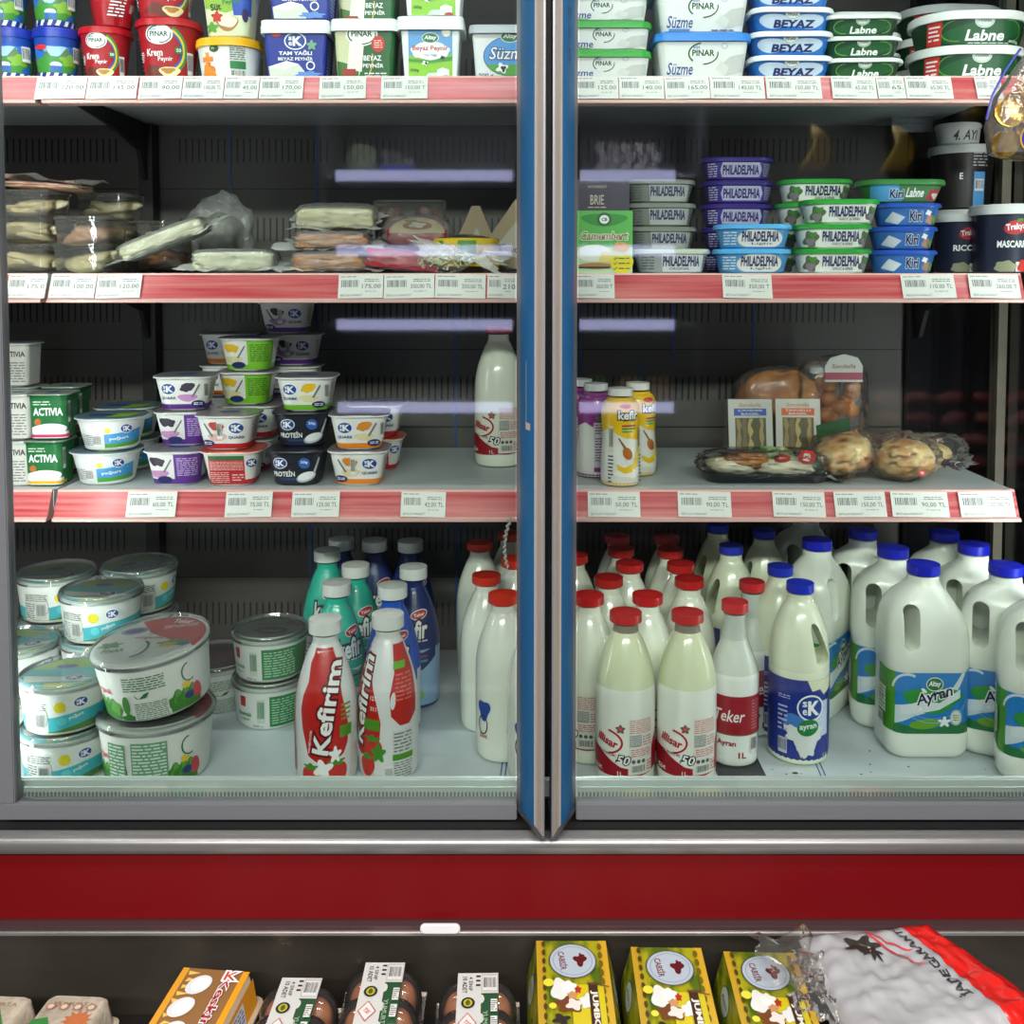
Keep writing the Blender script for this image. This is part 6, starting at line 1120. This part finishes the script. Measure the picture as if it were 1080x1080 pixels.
# yellow boxes
GRASS = two_tone('printed_grass', '#4c6410', '#a09c1a', 60, (1, .35, 1), .35, 6, .4, .6); 
L = .255; h = .075
for px, py, lab, rz in ((602, 994, 'yellow-green printed egg box, leftmost of three', .0), (700, 1001, 'yellow-green printed egg box, middle of three', -.02), (797, 1006, 'yellow-green printed egg box partly under the plastic bag', -.03)):
    q = egg_place(px, py, ZE+.118, L)
    r = thing('egg_box', lab, 'egg box', (q.x, q.y, ZE+.043), (.03, 0, rz), 'yellow-green egg boxes')
    wt, wb = .098, .124
    pts = [(-wb/2, 0), (wb/2, 0), (wb/2, h*.3), (wt/2, h), (-wt/2, h), (-wb/2, h*.3)]
    obj('box', extr(pts, -L/2, L/2, 'Y', [M('#a8a018', .35), GRASS, M('#c8a828', .4)], 'box', [0, 1, 1, 1, 1, 1]), r)
    a = Art(.35); hw = wt/2; rg = a.rng
    a.rect(hw*.78, -L/2, hw*1.0, L/2, '#c8a02c'); a.rect(-hw, -L/2, -hw*.8, L/2, '#b89428')
    for k in range(16): a.ell(hw*.78, -L/2+L*k/16, .003, .007, '#6a5a14', 8); a.ell(-hw*.8, -L/2+L*k/16+.005, .0025, .006, '#4a3a10', 8)
    a.rect(-hw*.1, -L*.5, hw*.78, L*.16, '#c8b820')
    a.ell(0, L*.33, .0325, .0325, '#3a4048', 32); a.ell(0, L*.33, .031, .031, '#aab8c4', 32); a.arc(0, L*.33, .027, .027, .0007, '#6a7884'); a.text('CABSİR', -.013, L*.33, .034, .011, '#6a1c24', .02, rot=-R(85)); a.blotch(.010, L*.33, .008, .009, '#5a1418', 3, .35); a.blotch(.012, L*.33+.008, .004, .005, '#5a1418', 4, .3); a.lines(-.002, L*.28, .002, L*.38, 1, '#5a7884')
    a.blotch(-.018, L*.12, .013, .020, '#d8dcd8', 4, .15); a.blotch(-.008, L*.14, .010, .010, '#e4e6e2', 5, .15); a.ell(-.034, L*.17, .007, .007, '#d8d040'); a.blotch(.004, L*.12, .004, .006, '#a82c1c'); a.blotch(-.008, L*.02, .018, .013, '#6a3c1c', 5, .2); a.blotch(-.002, L*.02, .010, .009, '#d8d4cc', 4, .25); a.blotch(.016, L*.04, .010, .012, '#d8dcdc', 5, .2); a.blotch(-.004, L*.08, .006, .006, '#c08a5c'); a.ell(-.03, L*.01, .005, .005, '#d8d040'); a.blotch(-.02, -.02, .01, .008, '#2a2420', 4, .3)
    a.poly([(.018, L*.155), (.030, L*.150), (.030, -L*.24), (.018, -L*.24)], '#3a2418'); a.rect(.017, L*.15, .033, L*.165, '#5a3c24'); a.text('JUMBO', .0245, -.004, .062, .009, '#e0dcd0', .04, rot=-R(90)); a.strip([(.03, L*.155), (.045, L*.14)], [(.03, L*.145), (.045, L*.13)], '#6a4a20')
    obj('printed_label', a.mesh(topmap(h), du=1, dv=1, base=.0003), r)
    a = Art(.35); a.ell(L*.28, h*.62, .022, .016, '#3a4048'); a.ell(L*.28, h*.62, .0205, .0145, '#a8b4a8'); a.text('JUMBO', -.01, h*.6, .06, .012, '#2a1c14', .03); a.text('CABSİR', L*.28, h*.62, .03, .006, '#6a1c24', .02)
    sl = (wb-wt)/2/(h*.7)
    obj('printed_label', a.mesh(lambda u, v, off: (-(wb/2-max(v-h*.3, 0)*sl)-off, u, v), du=1, dv=1, base=.0006), r)
    obj('printed_label', a.mesh(lambda u, v, off: ((wb/2-max(v-h*.3, 0)*sl)+off, u, v), du=1, dv=1, base=.0006), r)
# crumpled plastic bag of frozen goods lying over the boxes
def quad(c, name, mat, nx=60, ny=40, amp=.0045, th=.02, seed=1, ins=0, freq=3, u0=0, u1=1, lift=0):
    A_, B_, C_, D_ = [Vector(p) for p in c]; bm = bmesh.new(); V = []
    for j in range(ny+1):
        for i in range(nx+1):
            u = u0+(u1-u0)*i/nx; v = j/ny; p = (A_*(1-u)+B_*u)*(1-v)+(D_*(1-u)+C_*u)*v
            e = min(u, 1-u, v, 1-v)*8; k = min(1, e)**.5; n = noise.fractal(p*freq*10+Vector((seed, 0, 0)), .8, 2.1, 4)
            n2 = abs(noise.noise(Vector((u*4+v*9, v*3-u*7, seed))))
            V.append(bm.verts.new((p.x, p.y, p.z+th*k+amp*(n+1.2*n2)*k+lift)))
    for j in range(ny):
        for i in range(nx):
            q = j*(nx+1)+i; bm.faces.new((V[q], V[q+1], V[q+nx+2], V[q+nx+1]))
    return bm_mesh(bm, name, mat, 80), V
zb = .572
A_ = at_z(842, 992, zb); B_ = at_z(978, 982, zb+.006); C_ = at_z(1130, 1085, zb-.004); D_ = at_z(915, 1130, zb-.004)
o = thing('plastic_bag', 'crumpled white printed plastic bag with a red corner, lying over the egg boxes', 'plastic bag', (0, 0, 0))
BAGW = clear('printed_white_film', '#f4f4f4', 1.5, .55, '#c6c7cb', .14, .9, 25)
cq = (A_, B_, C_, D_)
me, _v = quad(cq, 'bag', BAGW); obj('bag_film', me, o)
me, _v = quad([p-Vector((0, 0, .012)) for p in cq], 'under', M('#a8a9ab', .5, bump=.2), ins=1, seed=4, th=.014, amp=.003); obj('contents', me, o)
RF = M('#c41d18', .22, coat=.4, bump=.35, scale=30)
Lw = (B_-A_).length; Lh = (D_-A_).length
me, _v = quad(cq, 'redband', RF, u0=.72, u1=1.0, nx=24, lift=.0012); obj('red_band', me, o)
def bagmap(u, v, off):
    p = (A_*(1-u)+B_*u)*(1-v)+(D_*(1-u)+C_*u)*v; e = min(u, 1-u, v, 1-v)*8; k = min(1, max(e, 0))**.5; n = noise.fractal(p*30+Vector((1, 0, 0)), .8, 2.1, 4); n2 = abs(noise.noise(Vector((u*4+v*9, v*3-u*7, 1))))
    return (p.x, p.y, p.z+.02*k+.0045*(n+1.2*n2)*k+.0018+off)
a = Art(.3); a.text('İADE GARANTİ', .64, .42, .66, -.062, '#2a2a2e', .03, rot=-R(90))
a.blotch(.33, .23, .10, .07, '#2c2822', 5, .3); a.blotch(.36, .30, .05, .07, '#2c2822', 7, .35); a.poly([(.33, .2), (.38, .26), (.34, .32), (.36, .25)], '#d8d8d4')
a.strip([(.42, .12), (.5, .22), (.6, .30), (.63, .31)], [(.42, .145), (.5, .24), (.6, .315), (.63, .312)], '#c02838'); a.strip([(.42, .15), (.48, .28), (.56, .42), (.60, .47)], [(.42, .175), (.47, .31), (.56, .445), (.60, .472)], '#c02838')
obj('printing', a.mesh(bagmap, du=.03, dv=.03), o)
# loose clear bag end
me = sheet('end', .10, .10, BAGF, .02, 26, 4, 30, 30, .3); obj('loose_film', me, o, (A_.x-.015, A_.y-.05, zb+.012), (.1, .15, .2))
me = sheet('end', .09, .12, BAGF, .025, 30, 9, 30, 30, .3); obj('loose_film', me, o, (A_.x+.01, A_.y-.10, zb+.008), (-.1, .1, -.3))

# =================================================================== bag hanging in front of the right door
q = at(1066, 110, 1.375); r = thing('hanging_sweet_bag', 'clear bag of gold foil sweets hanging in front of the top right shelf', 'bag of sweets', (q.x, 1.372, q.z))
GOLD = two_tone('gold_foil', '#b08a2c', '#e8d070', 60, rough=.25, metal=.8, bump=.4)
SILV = M('#c8c0a0', .3, .7)
def sweet(rz=0): return loft('sweet', [(0, .011), (.002, .0155), (.012, .018), (.014, .0195), (.015, .0195), (.015, .014), (.013, .010)], GOLD, 5)
sm = sweet(); 
for x, y, z, s, rx in ((-.012, -.004, -.020, 1.0, 1.3), (.020, -.004, -.014, 1.0, 1.6), (-.014, .0, -.052, 1.0, 1.9), (.020, .002, -.045, 1, 1.2), (.018, -.002, .018, .9, 1.4), (.045, 0, -.03, 1, 1.5), (.045, 0, .005, .9, 1.4), (.0, .003, .002, .8, 1.7)):
    c = obj('foil_sweet', sm, r, (x, y, z), (rx, .2*x*30, 0)); c.scale = (s,)*3
a = Art(.3); a.ell(.022, -.050, .021, .021, '#a8842c', 28); a.ell(.022, -.050, .0185, .0185, '#1f2a7a', 28); a.blotch(.022, -.050, .013, .009, '#a8c8d8', 5, .2); a.blotch(.018, -.045, .008, .005, '#6aa84c', 4, .2)
obj('round_sticker', a.mesh(frontmap(-.022), du=1, dv=1), r)
obj('clear_bag', loft('bag', [(-.078, .012, .006, .006, .01), (-.068, .040, .020, .02, .01), (-.03, .048, .024, .024, .012), (.01, .040, .020, .02, .016), (.045, .022, .010, .01, .022), (.07, .010, .004, .004, .028), (.10, .014, .002, .002, .03)], clear('sweet_bag_film', '#f4f4f0', 1.5, .06, rough=.06, bump=.4, bscale=40), 6), r)
obj('blue_edge', tube('be', [(-.036, -.004, -.022), (-.030, -.006, .01), (-.012, -.004, .045), (.010, 0, .075)], .0018, M('#2a2f9a', .3)), r)
# =================================================================== aisle, the produce cooler opposite (seen in the door glass), light
def struct(name, me, **k): return obj(name, me, None, kind='structure', **k)
struct('floor', boxm('floor', two_tone('floor_tiles', '#6a6660', '#7c7872', 3, rough=.35), (-3.6, 3.6, -2.6, 2.7, -.1, 0)))
struct('ceiling', boxm('ceiling', M('#6d6c6a', .8), (-3.6, 3.6, -2.6, 2.7, 3.0, 3.1)))
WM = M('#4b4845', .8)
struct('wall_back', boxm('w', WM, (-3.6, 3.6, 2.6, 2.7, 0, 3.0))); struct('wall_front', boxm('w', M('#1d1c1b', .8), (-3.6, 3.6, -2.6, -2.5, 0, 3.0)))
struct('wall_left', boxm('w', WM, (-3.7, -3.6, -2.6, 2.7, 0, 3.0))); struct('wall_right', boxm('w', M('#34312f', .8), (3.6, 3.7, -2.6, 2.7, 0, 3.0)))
# opposite cooler: faces +Y, shelf fronts at Y=-1.55
YC = -1.55; pc = thing('produce_cooler', 'open lit produce cooler reflected in the door glass', 'cooler', (0, 0, 0))
obj('cooler_body', boxm('cb', M('#3a3c40', .5), (-.85, .80, -2.25, -2.2, 0, 2.3), (-.88, -.85, -2.25, -1.5, 0, 2.3), (.80, .83, -2.25, -1.5, 0, 2.3), (-.88, .83, -2.25, -1.5, 2.3, 2.34), (-.88, .83, -2.25, -1.5, 0, .3)), pc)
LED = emit('cooler_led', '#cfcfff', 6.5)
CZ = (1.93, 1.60, 1.27, .90)
for z in CZ:
    s = obj('cooler_shelf', boxm('cs', M('#8a8c92', .4), (-.84, .79, -2.2, YC-.01, z-.02, z)), pc)
    obj('led_strip', boxm('ls', LED, (-.80, -.02, YC-.01, YC-.002, z-.035, z+.012), (.28, .70, YC-.01, YC-.002, z-.035, z+.012)), s)
def bl(name, lab, cat, x, y, z, size, mat, seed, grp, amp=.2, freq=2, rot=(0, 0, 0), e=2.0):
    o = obj(name, blob(name, size, mat, amp, freq, seed, 3, e), None, (x, y-(.04 if 'sweet' not in name else 0), z+.004+size[2]/2), rot, label=lab, category=cat, group=grp)
    if name != 'sweet_potato' or z < .64: settle(o, z)
MUSH = M('#d8d4c8', .5); BT = M('#2038b0', .4)
rm = random.Random(4)
def btray(x, z, lab, n, lab2, grp, mat=MUSH, name='mushroom', cat='mushroom'):
    obj('blue_produce_tray', loft('bt', [(0, .06, .045, .01), (.035, .075, .055, .012), (.036, .07, .05, .01), (.006, .055, .04, .01)], BT, 4, capt=False), None, (x, YC-.09, z+.001), label=lab, category='produce tray', group='blue produce trays')
    for k in range(n): bl(name, lab2, cat, x-.05+.05*(k % 3), YC-.06-.035*((k//3) % 2), z+.02+.026*(k//3), (.042, .042, .036), mat, k, grp)
btray(-.54, CZ[0]+.0, 'blue tray of white mushrooms reflected in the left door', 8, 'white mushroom in the blue tray reflected in the left door', 'white mushrooms')
bl('cauliflower', 'pale wrapped cauliflower reflected above the middle left shelf', 'cauliflower', -.70, YC-.1, CZ[0], (.15, .15, .14), M('#9aa888', .6, var=.2), 3, None, .25, 4)
GRL = two_tone('garlic_skin', '#b8b4b8', '#e8e4e0', 20, rough=.5)
for k in range(15): bl('garlic_bulb', 'garlic bulb in the piled nets reflected in the right door', 'garlic', .38+.058*(k % 5)+.02*((k//5) % 2), YC-.06-.03*(k//10), CZ[0]+.001+.048*(k//5), (.054, .054, .055), GRL, k, 'garlic bulbs reflected in the right door', .1)
for x, lab in ((-.62, 'clear box of red berries reflected over the yogurt cups, left'), (-.46, 'clear box of red berries reflected over the yogurt cups, middle'), (-.28, 'clear box of red berries reflected over the yogurt cups, right')):
    r = thing('berry_box', lab, 'berry box', (x, YC-.11, CZ[3]+.002), (0, 0, 0), 'reflected berry boxes'); obj('clear_box', loft('bb', [(0, .065, .05, .01), (.085, .07, .055, .012), (.09, .06, .05, .01)], BOXF, 4), r); obj('berries', blob('be', (.12, .09, .07), M('#8a2440', .4), .3, 5, 3), r, (0, 0, .044))
for x, m_, lab in ((.36, '#4c7a3c', 'net of green peppers reflected in the right door'), (.52, '#b08a4c', 'stack of walnut trays reflected in the right door'), (.65, '#b0803c', 'bag of nuts reflected in the right door')):
    bl('produce_pack', lab, 'produce pack', x, YC-.09, CZ[3], (.12, .1, .11), two_tone('pk'+m_, m_, '#c8b080' if m_ != '#4c7a3c' else '#7aa85c', 30), 7, None, .2, 4, e=4)
# produce stand with sweet potatoes and bananas
st = thing('produce_stand', 'dark produce stand with sweet potatoes, reflected at the far right', 'produce stand', (0, 0, 0))
obj('stand_body', boxm('sb', M('#1f1d20', .6), (1.15, 2.7, -1.9, -1.1, 0, .62), (1.15, 2.7, -1.92, -1.9, 0, 1.0)), st)
SP = two_tone('sweet_potato_skin', '#5a2020', '#8a3838', 16, rough=.6)
for k in range(36):
    c, l = k % 9, k//9
    bl('sweet_potato', 'dark red sweet potato in the heap reflected at the right end of the cabinet', 'sweet potato', 1.35+.15*c+.04*(l % 2), -1.30-.12*l, .635+.078*l, (.145, .075, .075), SP, k, 'sweet potatoes reflected on the right', .12, 1.2, (0, rm.uniform(-.3, .3), rm.uniform(-.7, .7)))
BAN = M('#b8982c', .5)
for x, lab in ((1.27, 'bunch of bananas reflected left of the hanging note'), (1.62, 'bunch of bananas reflected beside the hanging note')):
    r = thing('banana_bunch', lab, 'bananas', (x, -1.45, 2.12), (0, 0, 0), 'reflected banana bunches')
    for k in range(5):
        a_ = -.5+.22*k; obj('banana', tube('b', [(sin(a_)*.10*t+.03*sin(pi*t), .06*sin(pi*t), -.19*t) for t in [i/9 for i in range(10)]], [.006, .014, .018, .019, .02, .02, .019, .018, .014, .006], BAN, 8), r)
    obj('hanging_hook', tube('h', [(0, 0, 0), (0, 0, .88)], .003, ALUD), r)

def area(name, loc, rot, sx, sy, p, col=(1, 1, 1), spread=None):
    l = bpy.data.lights.new(name, 'AREA'); l.shape = 'RECTANGLE'; l.size = sx; l.size_y = sy; l.energy = p; l.color = col
    if spread: l.spread = spread
    o = bpy.data.objects.new(name, l); COL.objects.link(o); o.location = loc; o.rotation_euler = rot; return o
area('cabinet_led', (-.2, 1.475, 2.14), (R(10), 0, 0), 2.0, .03, LED_P, (.93, .98, 1.0))
# unseen vertical strips added behind the door frames to even out the light
for i, (x, d) in enumerate(((-.79, 1), (.018, -1), (.069, 1), (.915, -1))):
    obj('led_strip', boxm('ls', emit('led', '#f3fbff', 6), (x-.003, x+.003, 1.442, 1.444, .80, 2.1)), fr)  # made-up glowing strip that goes with the added fill
    area('frame_fill', (x, 1.446, 1.38), (R(90), 0, R(-38*d)), .012, 1.3, VERT_P, (.95, .98, 1.0))
    area('frame_fill_low', (x, 1.446, .93), (R(90), 0, R(-38*d)), .012, .36, VERT_P*(.3 if x < -.5 else .8), (.95, .98, 1.0))  # extra fill added to brighten the bottom deck
for i, x in enumerate((-1.3, .9)):
    struct('ceiling_light_%d' % (i+1), boxm('cl', [M('#c8c8c8', .5), emit('ceiling_tube', '#fff6e8', 3)], (x-.62, x+.62, .02, .22, 2.95, 3.0, 0), (x-.6, x+.6, .04, .2, 2.945, 2.951, 1)))
    area('aisle_lamp', (x, .12, 2.93), (R(20), 0, 0), 1.4, .25, ROOM_P*.5, (1, .95, .90))
area('rear_aisle_lamp', (0, -1.85, 2.92), (R(40), 0, 0), 3.2, .2, ROOM_P*4, (1, .95, .90))
area('stand_fill', (1.9, -.9, 1.9), (R(-25), 0, 0), 1.2, .2, 14, (1, .9, .8))  # added fill so the sweet potatoes show in the reflection
area('cooler_fill', (0, YC+.12, 2.2), (R(-20), 0, 0), 1.5, .05, 45, (.9, .9, 1))  # added fill on the cooler's produce, which stayed too dark
w = bpy.data.worlds.new('World'); sc.world = w; w.use_nodes = True; w.node_tree.nodes['Background'].inputs[0].default_value = (.5, .52, .55, 1); w.node_tree.nodes['Background'].inputs[1].default_value = .05
cam = bpy.data.cameras.new('cam'); co = bpy.data.objects.new('camera', cam); COL.objects.link(co); co.location = (0, 0, CAMZ); co.rotation_euler = (R(90)-TH, 0, 0)
cam.sensor_width = 36; cam.lens = 36*F/1080; cam.shift_x = -(CX-540)/1080; cam.shift_y = (CY-540)/1080; cam.clip_start = .02
sc.camera = co
sc.view_settings.view_transform = 'Standard'; sc.view_settings.look = 'None'; sc.view_settings.exposure = EXPO; sc.view_settings.gamma = 1; sc.view_settings.use_curve_mapping = False
sc.cycles.use_denoising = True; sc.cycles.transparent_max_bounces = 24; sc.cycles.max_bounces = 8; sc.cycles.glossy_bounces = 4; sc.cycles.caustics_reflective = False; sc.cycles.caustics_refractive = False; sc.cycles.sample_clamp_indirect = 4
